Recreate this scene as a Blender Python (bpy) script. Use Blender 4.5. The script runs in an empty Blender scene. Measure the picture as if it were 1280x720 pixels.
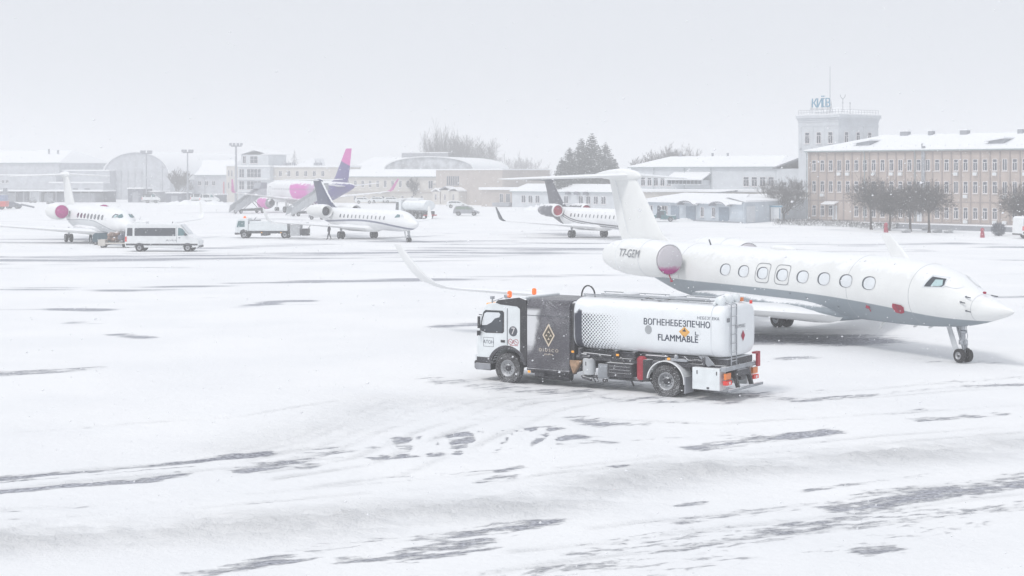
import bpy, math, random
import numpy as np
from mathutils import Vector, Matrix, noise
random.seed(7)
PI = math.pi
scene = bpy.context.scene
COL = scene.collection
F, H, YH, CX = 1975.0, 7.3, 217.0, 640.0     # lens (px of a 1280 wide picture), eye height, horizon row

def P(px, py, z=0.0):
    D = F * (H - z) / (py - YH)
    return Vector(((px - CX) * D / F, D, z))
def PX(px, D, z=0.0):
    return Vector(((px - CX) * D / F, D, z))

# ---------------------------------------------------------------- mesh builder
class MB:
    def __init__(s): s.v = []; s.f = []; s.m = []
    def add(s, vs, fs, mi=0):
        b = len(s.v); s.v.extend([tuple(p) for p in vs])
        for f in fs: s.f.append(tuple(i + b for i in f)); s.m.append(mi)
        return s
    def box(s, x0, x1, y0, y1, z0, z1, mi=0):
        vs = [(x, y, z) for x in (x0, x1) for y in (y0, y1) for z in (z0, z1)]
        return s.add(vs, [(0, 1, 3, 2), (4, 6, 7, 5), (0, 4, 5, 1), (2, 3, 7, 6), (0, 2, 6, 4), (1, 5, 7, 3)], mi)
    def prism(s, poly, axis, a0, a1, mi=0):
        n = len(poly)
        def mk(u, v, a):
            return {'x': (a, u, v), 'y': (u, a, v), 'z': (u, v, a)}[axis]
        vs = [mk(u, v, a0) for u, v in poly] + [mk(u, v, a1) for u, v in poly]
        fs = [tuple(range(n))[::-1], tuple(range(n, 2 * n))]
        for i in range(n):
            j = (i + 1) % n; fs.append((i, j, n + j, n + i))
        return s.add(vs, fs, mi)
    def tube(s, p0, p1, r0, r1=None, n=8, mi=0, cap=True):
        if r1 is None: r1 = r0
        p0 = Vector(p0); p1 = Vector(p1); d = (p1 - p0)
        if d.length < 1e-6: return s
        d.normalize(); a = d.orthogonal().normalized(); b = d.cross(a)
        vs = []
        for p, r in ((p0, r0), (p1, r1)):
            for i in range(n):
                t = 2 * PI * i / n; vs.append(p + a * (r * math.cos(t)) + b * (r * math.sin(t)))
        fs = [(i, (i + 1) % n, n + (i + 1) % n, n + i) for i in range(n)]
        if cap: fs += [tuple(range(n))[::-1], tuple(range(n, 2 * n))]
        return s.add(vs, fs, mi)
    def path(s, pts, r, n=6, mi=0):
        for a, b in zip(pts[:-1], pts[1:]): s.tube(a, b, r, r, n, mi)
        return s
    def ring_loft(s, rings, mi=0, cap0=True, cap1=True):
        n = len(rings[0]); b = []
        vs = [p for r in rings for p in r]; fs = []
        for k in range(len(rings) - 1):
            for i in range(n):
                j = (i + 1) % n
                fs.append((k * n + i, k * n + j, (k + 1) * n + j, (k + 1) * n + i))
        if cap0: fs.append(tuple(range(n))[::-1])
        if cap1: fs.append(tuple(range((len(rings) - 1) * n, len(rings) * n)))
        return s.add(vs, fs, mi)
    def lathe(s, prof, c=(0, 0, 0), axis='x', n=24, mi=0, cap0=False, cap1=False):
        rings = []
        for a, r in prof:
            ring = []
            for i in range(n):
                t = 2 * PI * i / n; u, w = r * math.cos(t), r * math.sin(t)
                p = {'x': (a, u, w), 'y': (u, a, w), 'z': (u, w, a)}[axis]
                ring.append((p[0] + c[0], p[1] + c[1], p[2] + c[2]))
            rings.append(ring)
        return s.ring_loft(rings, mi, cap0, cap1)
    def ball(s, c, rx, ry, rz, n=12, mi=0):
        rings = []
        for k in range(1, n // 2 + 1):
            ph = -PI / 2 + PI * k / (n // 2 + 1)
            rings.append([(c[0] + rx * math.cos(ph) * math.cos(2 * PI * i / n), c[1] + ry * math.cos(ph) * math.sin(2 * PI * i / n), c[2] + rz * math.sin(ph)) for i in range(n)])
        return s.ring_loft(rings, mi)
    def build(s, name, mats, parent=None, smooth=False, bevel=0, loc=None, rotz=None):
        me = bpy.data.meshes.new(name)
        me.from_pydata(s.v, [], s.f)
        if not isinstance(mats, (list, tuple)): mats = [mats]
        for m in mats: me.materials.append(m)
        if len(mats) > 1: me.polygons.foreach_set('material_index', s.m)
        if smooth:
            me.polygons.foreach_set('use_smooth', [True] * len(s.f))
            if hasattr(me, 'set_sharp_from_angle'): me.set_sharp_from_angle(angle=math.radians(38))
        me.update()
        o = bpy.data.objects.new(name, me); COL.objects.link(o)
        if parent: o.parent = parent
        if loc is not None: o.location = loc
        if rotz is not None: o.rotation_euler.z = rotz
        if bevel:
            b = o.modifiers.new('bevel', 'BEVEL'); b.width = bevel; b.segments = 2; b.limit_method = 'ANGLE'; b.angle_limit = math.radians(35)
        return o

def tag(o, label=None, cat=None, group=None, kind=None):
    if label: o['label'] = label
    if cat: o['category'] = cat
    if group: o['group'] = group
    if kind: o['kind'] = kind
    return o
def thing(name, label, cat, loc=(0, 0, 0), rz=0, group=None):
    o = bpy.data.objects.new(name, None); o.empty_display_size = .3; COL.objects.link(o)
    o.location = loc; o.rotation_euler.z = rz
    return tag(o, label, cat, group)
def copy_tree(o, parent=None):
    c = o.copy(); COL.objects.link(c); c.parent = parent
    for ch in list(o.children): copy_tree(ch, c)
    return c
def dup(o, loc, rz=None, label=None, scale=None):
    c = copy_tree(o); c.location = loc
    if rz is not None: c.rotation_euler.z = rz
    if label: c['label'] = label
    if scale: c.scale = (scale,) * 3 if not isinstance(scale, tuple) else scale
    return c

# ---------------------------------------------------------------- materials
SNOW = (.88, .893, .915)
class NT:
    def __init__(s, m): s.t = m.node_tree; s.n = s.t.nodes; s.l = s.t.links
    def node(s, typ, **kw):
        n = s.n.new(typ)
        for k, v in kw.items(): setattr(n, k, v)
        return n
    def set(s, sock, v):
        if hasattr(v, 'is_output') or isinstance(v, bpy.types.NodeSocket): s.l.new(v, sock)
        else: sock.default_value = v
    def math(s, op, a, b=0.0, c=None, clamp=False):
        n = s.node('ShaderNodeMath', operation=op); n.use_clamp = clamp
        s.set(n.inputs[0], a); s.set(n.inputs[1], b)
        if c is not None: s.set(n.inputs[2], c)
        return n.outputs[0]
    def smooth(s, v, a, b, o0=0.0, o1=1.0, typ='SMOOTHSTEP'):
        n = s.node('ShaderNodeMapRange', interpolation_type=typ)
        s.set(n.inputs[0], v); s.set(n.inputs[1], a); s.set(n.inputs[2], b); n.inputs[3].default_value = o0; n.inputs[4].default_value = o1
        return n.outputs[0]
    def mix(s, f, a, b):
        n = s.node('ShaderNodeMix', data_type='RGBA')
        s.set(n.inputs[0], f)
        for k, c in ((6, a), (7, b)):
            if isinstance(c, (tuple, list)): n.inputs[k].default_value = (*c[:3], 1)
            else: s.l.new(c, n.inputs[k])
        return n.outputs[2]
    def noise(s, scale, detail=3, rough=.5, vec=None, dim='3D'):
        n = s.node('ShaderNodeTexNoise'); n.inputs['Scale'].default_value = scale; n.inputs['Detail'].default_value = detail
        n.inputs['Roughness'].default_value = rough
        if vec is not None: s.l.new(vec, n.inputs['Vector'])
        return n.outputs[0]
    def obj(s): return s.node('ShaderNodeTexCoord').outputs['Object']
    def sep(s, v):
        n = s.node('ShaderNodeSeparateXYZ'); s.l.new(v, n.inputs[0]); return n.outputs
    def scaled(s, v, sc, rot=(0, 0, 0)):
        n = s.node('ShaderNodeMapping'); n.inputs['Scale'].default_value = sc; n.inputs['Rotation'].default_value = rot
        s.l.new(v, n.inputs[0]); return n.outputs[0]

def mat(name, col, rough=.55, metal=0.0, var=.07, vscale=2.0, snow=0.0, speck=0.0, bump=0.0, fn=None, emit=0.0, spec=.5, alpha=None):
    """painted / real surface: base colour with slight wear, wind-blown snow lying on upward faces and specks stuck on the sides"""
    m = bpy.data.materials.new(name); m.use_nodes = True
    t = NT(m); b = t.n['Principled BSDF']
    o = t.obj()
    c = None
    if fn: c = fn(t, o)
    n1 = t.noise(vscale, 4, .6, o)
    dark = tuple(x * (1 - var * 2) for x in col[:3]); lite = tuple(min(1, x * (1 + var)) for x in col[:3])
    base = t.mix(t.smooth(n1, .3, .7), dark, lite)
    if c is not None: base = c(base) if callable(c) else c
    if snow > 0:
        g = t.node('ShaderNodeNewGeometry'); nz = t.sep(g.outputs['Normal'])[2]
        n2 = t.noise(1.7, 5, .65, o)
        e = t.math('ADD', nz, t.math('MULTIPLY', t.math('SUBTRACT', n2, .5), .9))
        k = t.smooth(e, .75 - .5 * snow, 1.0 - .5 * snow)
        base = t.mix(k, base, SNOW)
    if speck > 0:
        n3 = t.noise(52, 2, .8, o); n4 = t.noise(1.3, 3, .6, o)
        k = t.smooth(t.math('ADD', n3, t.math('MULTIPLY', t.math('SUBTRACT', n4, .5), .20)), .68 - .16 * speck, .78 - .14 * speck)
        base = t.mix(t.math('MULTIPLY', k, .75), base, SNOW)
    t.l.new(base, b.inputs['Base Color'])
    b.inputs['Roughness'].default_value = rough; b.inputs['Metallic'].default_value = metal
    b.inputs['Specular IOR Level'].default_value = spec
    if bump:
        bn = t.node('ShaderNodeBump'); bn.inputs['Strength'].default_value = bump; bn.inputs['Distance'].default_value = .03
        t.l.new(t.noise(vscale * 6, 4, .6, o), bn.inputs['Height']); t.l.new(bn.outputs[0], b.inputs['Normal'])
    if emit:
        b.inputs['Emission Color'].default_value = (*col[:3], 1); b.inputs['Emission Strength'].default_value = emit
    return m

M = {}
M['snow'] = mat('snow', SNOW, .85, var=.015, vscale=1.5, bump=.5, spec=.15)
M['white'] = mat('white_paint', (.80, .82, .83), .45, var=.03, snow=.6)
M['whitecab'] = mat('white_truck_paint', (.77, .81, .83), .4, var=.04, snow=.5, speck=.2)
M['jet'] = mat('jet_white', (.79, .80, .795), .5, var=.02, vscale=.7, snow=.45)
M['jetplain'] = mat('jet_white_plain', (.80, .81, .81), .5, var=.02, vscale=.7, snow=.7)
M['metal'] = mat('bare_metal', (.42, .44, .47), .35, .7, var=.12, snow=.2)
M['galv'] = mat('galvanised', (.38, .40, .43), .5, .4, var=.12, snow=.4)
M['dark'] = mat('dark_chassis', (.055, .055, .065), .6, var=.2, snow=.35, speck=.5)
M['black'] = mat('black_plastic', (.035, .035, .04), .45, var=.2, snow=.3, speck=.35)
M['tyre'] = mat('tyre_rubber', (.035, .034, .037), .85, var=.25, vscale=6, snow=.0, speck=.85)
M['tyre_clean'] = mat('tyre_rubber_far', (.035, .034, .037), .85, var=.2, speck=.3)
M['rim'] = mat('wheel_rim', (.40, .41, .43), .5, .3, var=.15, speck=.8)
M['glass'] = mat('window_glass', (.05, .06, .075), .08, var=.1, spec=.6)
M['glass_teal'] = mat('teal_glass', (.10, .20, .22), .08, var=.1, spec=.8)
M['shade'] = mat('window_shade', (.74, .77, .80), .25, var=.03)
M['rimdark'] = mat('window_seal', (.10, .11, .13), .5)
M['orange'] = mat('orange_lens', (.75, .20, .03), .3)
M['orangelit'] = mat('orange_lamp_lit', (.95, .17, .03), .3, emit=.45)
M['amber'] = mat('amber_marker', (.85, .38, .05), .3, emit=.35)
M['red'] = mat('red_paint', (.42, .03, .05), .5, var=.1, speck=.25)
M['redlamp'] = mat('red_lens', (.6, .04, .03), .3, emit=.25)
M['redcover'] = mat('red_cover', (.42, .04, .08), .8, var=.12, speck=.1)
M['wood'] = mat('wood', (.42, .27, .17), .7, var=.15, vscale=8)
M['paleinset'] = mat('pale_letter', (.72, .62, .50), .5)
M['ink'] = mat('black_lettering', (.02, .035, .07), .5, speck=.25)
M['inkfar'] = mat('grey_lettering', (.22, .23, .25), .5)
M['bark'] = mat('bark', (.095, .08, .078), .95, var=.2, snow=.12)
M['twig'] = mat('twigs', (.10, .085, .085), .95, var=.2, snow=.0)
M['needle'] = mat('spruce_needles', (.022, .027, .030), .95, var=.3, snow=.05)
M['hedge'] = mat('hedge_twigs', (.10, .095, .10), .95, var=.3, snow=.35)
M['hivis'] = mat('hivis_yellow', (.65, .75, .05), .6, emit=.1)
M['teal'] = mat('teal_paint', (.05, .16, .18), .45, snow=.55)
M['greycar'] = mat('grey_car_paint', (.30, .31, .34), .4, snow=.55)
M['stair'] = mat('stair_panel', (.52, .54, .56), .5, snow=.05)

def wallmat(name, col, var=.06): return mat(name, col, .9, var=var, vscale=.6, snow=.0)
M['w_pink'] = wallmat('beige_plaster', (.47, .395, .355))
M['w_pil'] = wallmat('beige_pilaster', (.33, .28, .27))
M['w_white'] = wallmat('white_plaster', (.60, .63, .665), .04)
M['w_bluewhite'] = wallmat('bluish_wall', (.50, .56, .62), .05)
M['w_cream'] = wallmat('cream_plaster', (.60, .57, .53), .05)
M['w_beige'] = wallmat('beige_plaster_far', (.46, .41, .38), .05)
M['w_grey'] = wallmat('grey_cladding', (.33, .345, .38), .08)
M['w_dark'] = wallmat('dark_cladding', (.15, .16, .20), .1)
M['w_far'] = wallmat('hazed_far_cladding', (.50, .52, .56), .08)  # cladding colour lightened to stand in for thicker haze on the far left
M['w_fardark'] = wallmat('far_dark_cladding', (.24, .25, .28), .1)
M['frame'] = mat('window_frame_white', (.80, .77, .78), .5)
M['pane'] = mat('building_glass', (.09, .105, .14), .15, var=.3, vscale=.25, spec=.4)
M['bluedoor'] = mat('blue_grey_door', (.20, .26, .33), .5)
M['gutter'] = mat('gutter_metal', (.30, .36, .37), .5, snow=.3)
M['roofmetal'] = mat('roof_metal_snow', (.25, .26, .29), .6, snow=.95)
M['sign'] = mat('blue_letters', (.08, .28, .42), .5, snow=.0, speck=.2)
M['concrete'] = mat('concrete', (.40, .41, .43), .9, var=.1, snow=.4)

# ---------------------------------------------------------------- lettering
def text_geo(s, size, align='CENTER', extr=0.0, bold=.001):
    c = bpy.data.curves.new('txt', 'FONT'); c.body = s; c.size = size; c.offset = size * bold; c.align_x = align; c.align_y = 'CENTER'; c.extrude = extr
    o = bpy.data.objects.new('txt', c); COL.objects.link(o)
    dg = bpy.context.evaluated_depsgraph_get(); dg.update()
    me = bpy.data.meshes.new_from_object(o.evaluated_get(dg))
    vs = [tuple(v.co) for v in me.vertices]; fs = [tuple(p.vertices) for p in me.polygons]
    bpy.data.objects.remove(o); bpy.data.curves.remove(c); bpy.data.meshes.remove(me)
    return vs, fs
def lettering(name, s, size, mp, m, parent, sx=1.0, align='CENTER', extr=0.0, heavy=0):
    vs, fs = text_geo(s, size, align, extr)
    mb = MB(); mb.add([mp(v[0] * sx, v[1], v[2]) for v in vs], fs)
    if heavy:
        for du, dv in ((heavy, 0), (0, heavy * .6)):
            q = [Vector(mp(v[0] * sx + du, v[1] + dv, v[2])) for v in vs]; mb.add([(p.x, p.y + .0015 * (1 + (dv > 0)), p.z) for p in q], fs)
    return mb.build(name, m, parent)
EXPOSURE = 0.08
HAZE = 0.0017
# ================================================================= camera, light, world, air
cam = bpy.data.cameras.new('camera'); co = bpy.data.objects.new('camera', cam); COL.objects.link(co)
co.location = (0, 0, H); co.rotation_euler = (PI / 2, 0, 0)
cam.sensor_width = 36; cam.lens = F / 1280 * 36; cam.shift_y = -(360 - YH) / 1280; cam.clip_end = 5000; cam.clip_start = .5
scene.camera = co
SUN_EL, SUN_AZ = math.radians(52), math.radians(-138)
w = bpy.data.worlds.new('World'); scene.world = w; w.use_nodes = True
wt = w.node_tree; bg = wt.nodes['Background']
sky = wt.nodes.new('ShaderNodeTexSky'); sky.sky_type = 'NISHITA'; sky.sun_disc = False
sky.sun_elevation = SUN_EL; sky.sun_rotation = SUN_AZ; sky.dust_density = 3; sky.air_density = 1.0; sky.altitude = 150
hs = wt.nodes.new('ShaderNodeHueSaturation'); hs.inputs['Saturation'].default_value = .25
wt.links.new(sky.outputs[0], hs.inputs['Color'])
mx = wt.nodes.new('ShaderNodeMix'); mx.data_type = 'RGBA'; mx.inputs[0].default_value = .94
wt.links.new(hs.outputs[0], mx.inputs[6]); mx.inputs[7].default_value = (7.1, 7.39, 7.92, 1)   # even cloud deck
wt.links.new(mx.outputs[2], bg.inputs[0]); bg.inputs[1].default_value = .1
sl = bpy.data.lights.new('sun', 'SUN'); sl.energy = 1.35; sl.angle = math.radians(14); sl.color = (1, .97, .93)
so = bpy.data.objects.new('sun', sl); COL.objects.link(so)
# light travels from the front left of the camera, high up
dirv = Vector((math.sin(SUN_AZ) * math.cos(SUN_EL), math.cos(SUN_AZ) * math.cos(SUN_EL), math.sin(SUN_EL)))
so.rotation_euler = dirv.to_track_quat('Z', 'Y').to_euler(); so.location = (0, 0, 80)
vs = scene.view_settings; vs.view_transform = 'Standard'; vs.look = 'None'; vs.gamma = 1; vs.exposure = EXPOSURE
scene.cycles.use_denoising = True
scene.cycles.max_bounces = 6; scene.cycles.diffuse_bounces = 3; scene.cycles.glossy_bounces = 2; scene.cycles.volume_bounces = 2
scene.cycles.volume_max_steps = 64

hm = bpy.data.materials.new('snowy_air'); hm.use_nodes = True
for n in list(hm.node_tree.nodes):
    if n.type != 'OUTPUT_MATERIAL': hm.node_tree.nodes.remove(n)
pv = hm.node_tree.nodes.new('ShaderNodeVolumePrincipled'); pv.inputs['Color'].default_value = (.99, .993, 1, 1)
pv.inputs['Density'].default_value = HAZE; pv.inputs['Density Attribute'].default_value = ''; pv.inputs['Anisotropy'].default_value = .1
hm.node_tree.links.new(pv.outputs[0], [n for n in hm.node_tree.nodes if n.type == 'OUTPUT_MATERIAL'][0].inputs['Volume'])
try: hm.cycles.homogeneous_volume = True
except Exception: pass
hz = MB().box(-1650, 1650, -120, 1900, -1.6, 42).build('haze', hm); tag(hz, 'pale blowing snow haze over the whole airfield', 'haze', kind='stuff')

# ================================================================= ground
def grow(a, b, d0, k, dmax):
    out = [a]; d = d0
    while out[-1] < b:
        out.append(out[-1] + d); d = min(dmax, d * k)
    out[-1] = b; return out
ys = list(np.arange(22, 52, .15)) + grow(52, 1880, .2, 1.017, 90.0)
xp = list(np.arange(0, 16, .135)) + grow(16, 1620, .14, 1.03, 120.0)
xs = [-x for x in xp[::-1]][:-1] + xp
ys = [-100.0, -40.0, 0.0, 14.0] + ys
X, Y = np.meshgrid(np.array(xs), np.array(ys)); nx, ny = len(xs), len(ys)
strokes = [
 # (pixel polyline, half width m, strength)  -- ruts and scoured tarmac near the camera
 ([(-60,604),(0,597),(130,588),(270,573),(330,568)],.26,.78), ([(-60,608),(0,602),(130,593),(240,583)],.10,.62), ([(-60,622),(0,613),(100,605),(180,600),(225,593)],.28,.76),
 ([(330,568),(420,560),(500,556)],.25,.34), ([(305,588),(370,577)],.35,.66),
 ([(490,569),(560,564),(640,558),(720,545)],.34,.76), ([(510,548),(600,541),(680,535)],.45,.72), ([(535,558),(600,551),(665,545)],.85,.70), ([(640,540),(700,545),(760,552)],.35,.50), ([(470,572),(505,566)],.3,.55), ([(440,563),(500,552)],.2,.55), ([(380,575),(420,565),(450,560)],.25,.52), ([(385,565),(410,560)],.2,.55), ([(380,585),(390,580)],.3,.6), ([(625,588),(650,583)],.2,.6), ([(600,600),(640,595)],.3,.5), ([(480,595),(560,592),(640,585)],.10,.5), ([(720,521),(750,530)],.5,.55),
 ([(70,635),(110,631),(220,624)],.15,.42), ([(0,638),(20,637)],.15,.5), ([(190,646),(260,640)],.15,.36),
 ([(330,700),(400,685),(480,672)],.40,.54), ([(510,695),(590,683),(600,676)],.45,.54), ([(540,668),(600,662),(672,654)],.55,.57),
 ([(215,720),(290,710),(360,700)],.4,.55), ([(430,701),(470,697)],.3,.55), ([(640,722),(760,706),(900,690)],.6,.48),
 ([(870,557),(920,550),(1040,541)],.45,.60), ([(740,527),(800,530)],.4,.50), ([(1150,524),(1250,516)],.35,.56),
 ([(1000,500),(1100,492),(1290,477)],.35,.52), ([(1110,516),(1155,512)],.3,.52), ([(1020,487),(1120,480),(1290,470)],.3,.38),
 ([(1060,634),(1130,622),(1200,611),(1300,598)],.75,.62), ([(820,684),(900,674),(1000,662),(1100,645),(1180,636)],1.0,.47),
 ([(850,650),(930,640),(1010,630)],.5,.44), ([(1005,613),(1080,605),(1160,592)],.15,.52), ([(850,629),(880,626)],.2,.62),
 ([(640,655),(675,653)],.3,.60), ([(730,694),(800,680),(880,668)],.6,.46), ([(1110,652),(1200,640),(1300,626)],.8,.40), ([(1080,690),(1110,686)],.3,.55),
 ([(770,583),(780,582)],.2,.6), ([(835,580),(840,580)],.12,.66), ([(560,520),(640,522),(720,520)],.7,.33), ([(700,556),(760,552)],.3,.4),
 ([(560,735),(760,702),(900,682),(1300,618)],2.0,.33), ([(880,668),(1100,650),(1300,640)],1.6,.28), ([(300,602),(640,582)],.9,.26), ([(360,578),(520,560),(720,542)],1.3,.30), ([(640,560),(900,540),(1100,528)],1.2,.26), ([(-40,392),(300,386),(640,372)],3.5,.24), ([(100,420),(400,410)],2.5,.22), ([(960,470),(1290,455)],1.2,.24), ([(300,322),(640,330),(820,326)],4,.30),
 # under and behind the tanker
 ([(540,474),(600,480),(680,488),(800,498),(900,500)],.9,.50), ([(650,476),(780,480),(920,488)],1.0,.54), ([(900,492),(1000,498)],.5,.50), ([(400,470),(500,466),(585,470)],.5,.26),
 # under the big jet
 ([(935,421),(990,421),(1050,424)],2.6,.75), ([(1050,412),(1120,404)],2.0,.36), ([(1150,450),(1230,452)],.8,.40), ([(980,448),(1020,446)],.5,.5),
 # across the apron
 ([(-40,325),(250,322),(480,318),(640,316)],6.5,.60), ([(480,303),(640,305),(790,302)],4.0,.48), ([(560,312),(700,312),(800,311)],4.5,.60), ([(-40,335),(80,336),(220,334)],2.0,.55),
 ([(150,363),(300,355),(400,352),(500,350)],1.7,.60), ([(500,350),(640,346),(820,342)],1.9,.60), ([(-30,363),(80,360)],1.4,.50),
 ([(90,386),(120,388)],1.0,.62), ([(90,403),(120,404)],.7,.56), ([(145,418),(180,421)],.6,.62), ([(218,408),(262,411)],.9,.50), ([(298,384),(328,381),(345,377),(380,376)],.8,.58),
 ([(-40,467),(60,464),(120,460)],.6,.60), ([(555,407),(600,406)],.9,.62), ([(1245,371),(1290,371)],1.1,.64), ([(1225,343),(1290,342)],1.0,.55),
 ([(450,341),(540,338)],1.0,.40), ([(180,376),(215,376)],.5,.5), ([(260,372),(300,371)],.5,.5), ([(630,350),(670,349)],.5,.4),
 ([(900,303),(1080,306),(1200,305),(1290,309)],3.5,.56), ([(1000,313),(1150,313)],2.2,.6), ([(1160,322),(1290,326)],1.0,.48),
 ([(380,300),(520,302),(640,301)],1.1,.62), ([(560,292),(640,293),(760,290)],1.1,.55), ([(690,298),(780,300)],1.8,.60), ([(600,287),(700,288),(780,286)],1.4,.42),
 ([(-40,299),(160,299)],1.6,.60), ([(-40,290),(100,288)],1.6,.40), ([(250,310),(400,306)],2.8,.55), ([(300,297),(400,298)],1.2,.55), ([(240,281),(290,281)],3,.42), ([(290,272),(400,276)],2.5,.6),
 ([(640,281),(760,279)],2.0,.38), ([(820,284),(1000,285),(1100,290)],1.6,.44), ([(1100,291),(1290,298)],1.6,.5), ([(560,276),(640,277)],2.0,.38), ([(520,284),(600,284)],2.5,.36),
 ([(0,277),(150,274)],3.5,.48), ([(240,266),(300,265)],4,.5),
]
bare = np.zeros_like(X)
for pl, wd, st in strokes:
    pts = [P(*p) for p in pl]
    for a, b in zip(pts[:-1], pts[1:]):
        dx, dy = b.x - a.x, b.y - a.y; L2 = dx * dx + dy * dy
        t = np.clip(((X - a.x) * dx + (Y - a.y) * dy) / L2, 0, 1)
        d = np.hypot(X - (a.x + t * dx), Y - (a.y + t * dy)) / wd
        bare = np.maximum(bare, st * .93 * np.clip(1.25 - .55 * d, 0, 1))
# herringbone tread prints where the tanker turned
rk = random.Random(8)
for k in range(12):
    x0_ = 495 + k * 17 + rk.uniform(-5, 5); le = rk.choice([26, 34, 22, -16]); a = P(x0_, 570 - k * .45 - rk.uniform(0, 6)); b = P(x0_ + le, 537 - k * .25 + rk.uniform(-3, 6)); wl = rk.uniform(.13, .17)
    dx, dy = b.x - a.x, b.y - a.y; L2 = dx * dx + dy * dy
    t = ((X - a.x) * dx + (Y - a.y) * dy) / L2
    d = np.hypot(X - (a.x + np.clip(t, 0, 1) * dx), Y - (a.y + np.clip(t, 0, 1) * dy))
    bare = bare - rk.uniform(.3, .55) * np.clip(1.4 - d / wl, 0, 1)
for k in range(5):
    a = P(585 + k * 14, 534 - k * .5); b = P(610 + k * 17, 552 - k * 1.2); dx, dy = b.x - a.x, b.y - a.y; t = ((X - a.x) * dx + (Y - a.y) * dy) / (dx * dx + dy * dy)
    d = np.hypot(X - (a.x + np.clip(t, 0, 1) * dx), Y - (a.y + np.clip(t, 0, 1) * dy)); bare = bare - .6 * np.clip(1.3 - d / .10, 0, 1)
bare = np.clip(bare, 0, 1)
# heights: long drifts, a lumpy ploughed ridge, wheel ruts
Z = np.zeros_like(X)
def band(pl, wd):
    pts = [P(*p) for p in pl]; out = np.zeros_like(X)
    for a, b in zip(pts[:-1], pts[1:]):
        dx, dy = b.x - a.x, b.y - a.y; L2 = dx * dx + dy * dy
        t = np.clip(((X - a.x) * dx + (Y - a.y) * dy) / L2, 0, 1)
        d = np.hypot(X - (a.x + t * dx), Y - (a.y + t * dy)) / wd
        out = np.maximum(out, np.exp(-d * d * 1.4))
    return out
ridge = band([(-120, 690), (0, 675), (200, 663), (400, 655), (640, 632), (760, 610), (900, 585), (1100, 572), (1300, 556)], 1.5)
drift = band([(300, 560), (420, 530), (480, 500), (640, 505)], 1.8) * .5 + band([(700, 300), (760, 297)], 6) * .2
swirl = np.zeros_like(X)
for off in (0, 12, 30, 46, 70, 92, 130):
    o2 = off * .35
    swirl = np.maximum(swirl, band([(655 + off, 487 + o2 * .2), (560 + off, 492 + o2 * .5), (480 + off, 505 + o2), (425 + off, 525 + o2), (370 + off, 548 + o2), (290 + off * .6, 566 + o2)], .17) * (.6 + .4 * ((off * 7) % 3) / 2))
for pl_ in ([(0, 596), (300, 571), (420, 558)], [(0, 610), (220, 592), (420, 572)], [(900, 496), (1100, 486), (1290, 470)], [(900, 502), (1100, 496), (1290, 482)], [(700, 585), (900, 562), (1290, 530)], [(640, 598), (900, 570), (1290, 540)], [(0, 636), (250, 622), (640, 588)], [(0, 648), (250, 634), (640, 600)], [(740, 660), (1000, 630), (1290, 590)], [(640, 690), (900, 660), (1290, 615)], [(600, 716), (900, 676), (1290, 632)], [(20, 540), (300, 520), (430, 500)], [(660, 520), (900, 530), (1290, 505)]):
    bq = band(pl_, .16); swirl = np.maximum(swirl, bq * .6); bare = np.maximum(bare, band(pl_, .11) * .41)
near = np.clip((120 - Y) / 60, 0, 1)
rough_ = np.zeros_like(X); und = np.zeros_like(X)
iy, ix = np.where((Y > 18) & (Y < 130) & (np.abs(X) < .36 * Y + 4))
for j, i in zip(iy, ix):
    x, y = X[j, i], Y[j, i]
    und[j, i] = noise.noise((x * .22 + y * .1, y * .35, 3.1))
    if y < 62:
        rough_[j, i] = noise.noise((x * 1.6, y * 2.2, .5)) + .6 * noise.noise((x * 4.3, y * 5.1, 7.5))
vary = np.clip(.55 + 1.3 * und, .05, 1.3); swirl = swirl * np.clip(vary + .5 * rough_, .05, 1.2); ridge = ridge * np.clip(.75 + .9 * und + .35 * rough_, .1, 1.2)
Z = near * (und * .06 + rough_ * .014) + ridge * (.03 + .10 * rough_) + drift * (.07 + .06 * rough_)
Z -= np.clip(bare, 0, .7) * .06 * near + swirl * .04 * np.clip((75 - Y) / 15, 0, 1)
Z[Y < 15] = 0
co_ = np.stack([X.ravel(), Y.ravel(), Z.ravel()], 1)
idx = np.arange(nx * ny).reshape(ny, nx)
quads = np.stack([idx[:-1, :-1], idx[:-1, 1:], idx[1:, 1:], idx[1:, :-1]], -1).reshape(-1, 4)
me = bpy.data.meshes.new('ground'); me.vertices.add(len(co_)); me.vertices.foreach_set('co', co_.ravel())
me.loops.add(quads.size); me.loops.foreach_set('vertex_index', quads.ravel())
me.polygons.add(len(quads)); me.polygons.foreach_set('loop_start', np.arange(0, quads.size, 4)); me.polygons.foreach_set('loop_total', np.full(len(quads), 4))
me.polygons.foreach_set('use_smooth', np.ones(len(quads), bool))
me.update(calc_edges=True)
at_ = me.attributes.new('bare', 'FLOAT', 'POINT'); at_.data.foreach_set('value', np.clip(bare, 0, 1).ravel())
at2 = me.attributes.new('churn', 'FLOAT', 'POINT'); at2.data.foreach_set('value', np.clip(.8 * ridge + .5 * swirl + .5 * drift, 0, 1).ravel())
gm = bpy.data.materials.new('snow_over_tarmac'); gm.use_nodes = True
t = NT(gm); b = t.n['Principled BSDF']; o = t.obj()
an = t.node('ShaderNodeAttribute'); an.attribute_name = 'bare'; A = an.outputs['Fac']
sx, sy, sz = t.sep(o)
nearc = t.noise(1.0, 9, .70, t.scaled(t.scaled(o, (1, 1, 1), (0, 0, math.radians(-25))), (1.6, 4.2, 1)))
nearb = t.noise(1.0, 4, .55, t.scaled(t.scaled(o, (1, 1, 1), (0, 0, math.radians(-25))), (.22, 1.1, 1)))
nearc = t.math('ADD', t.math('MULTIPLY', nearc, .55), t.math('MULTIPLY', nearb, .45))
farc = t.noise(1.0, 8, .66, t.scaled(o, (.05, .32, 1)))
wn = t.smooth(sy, 50, 90)
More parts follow.
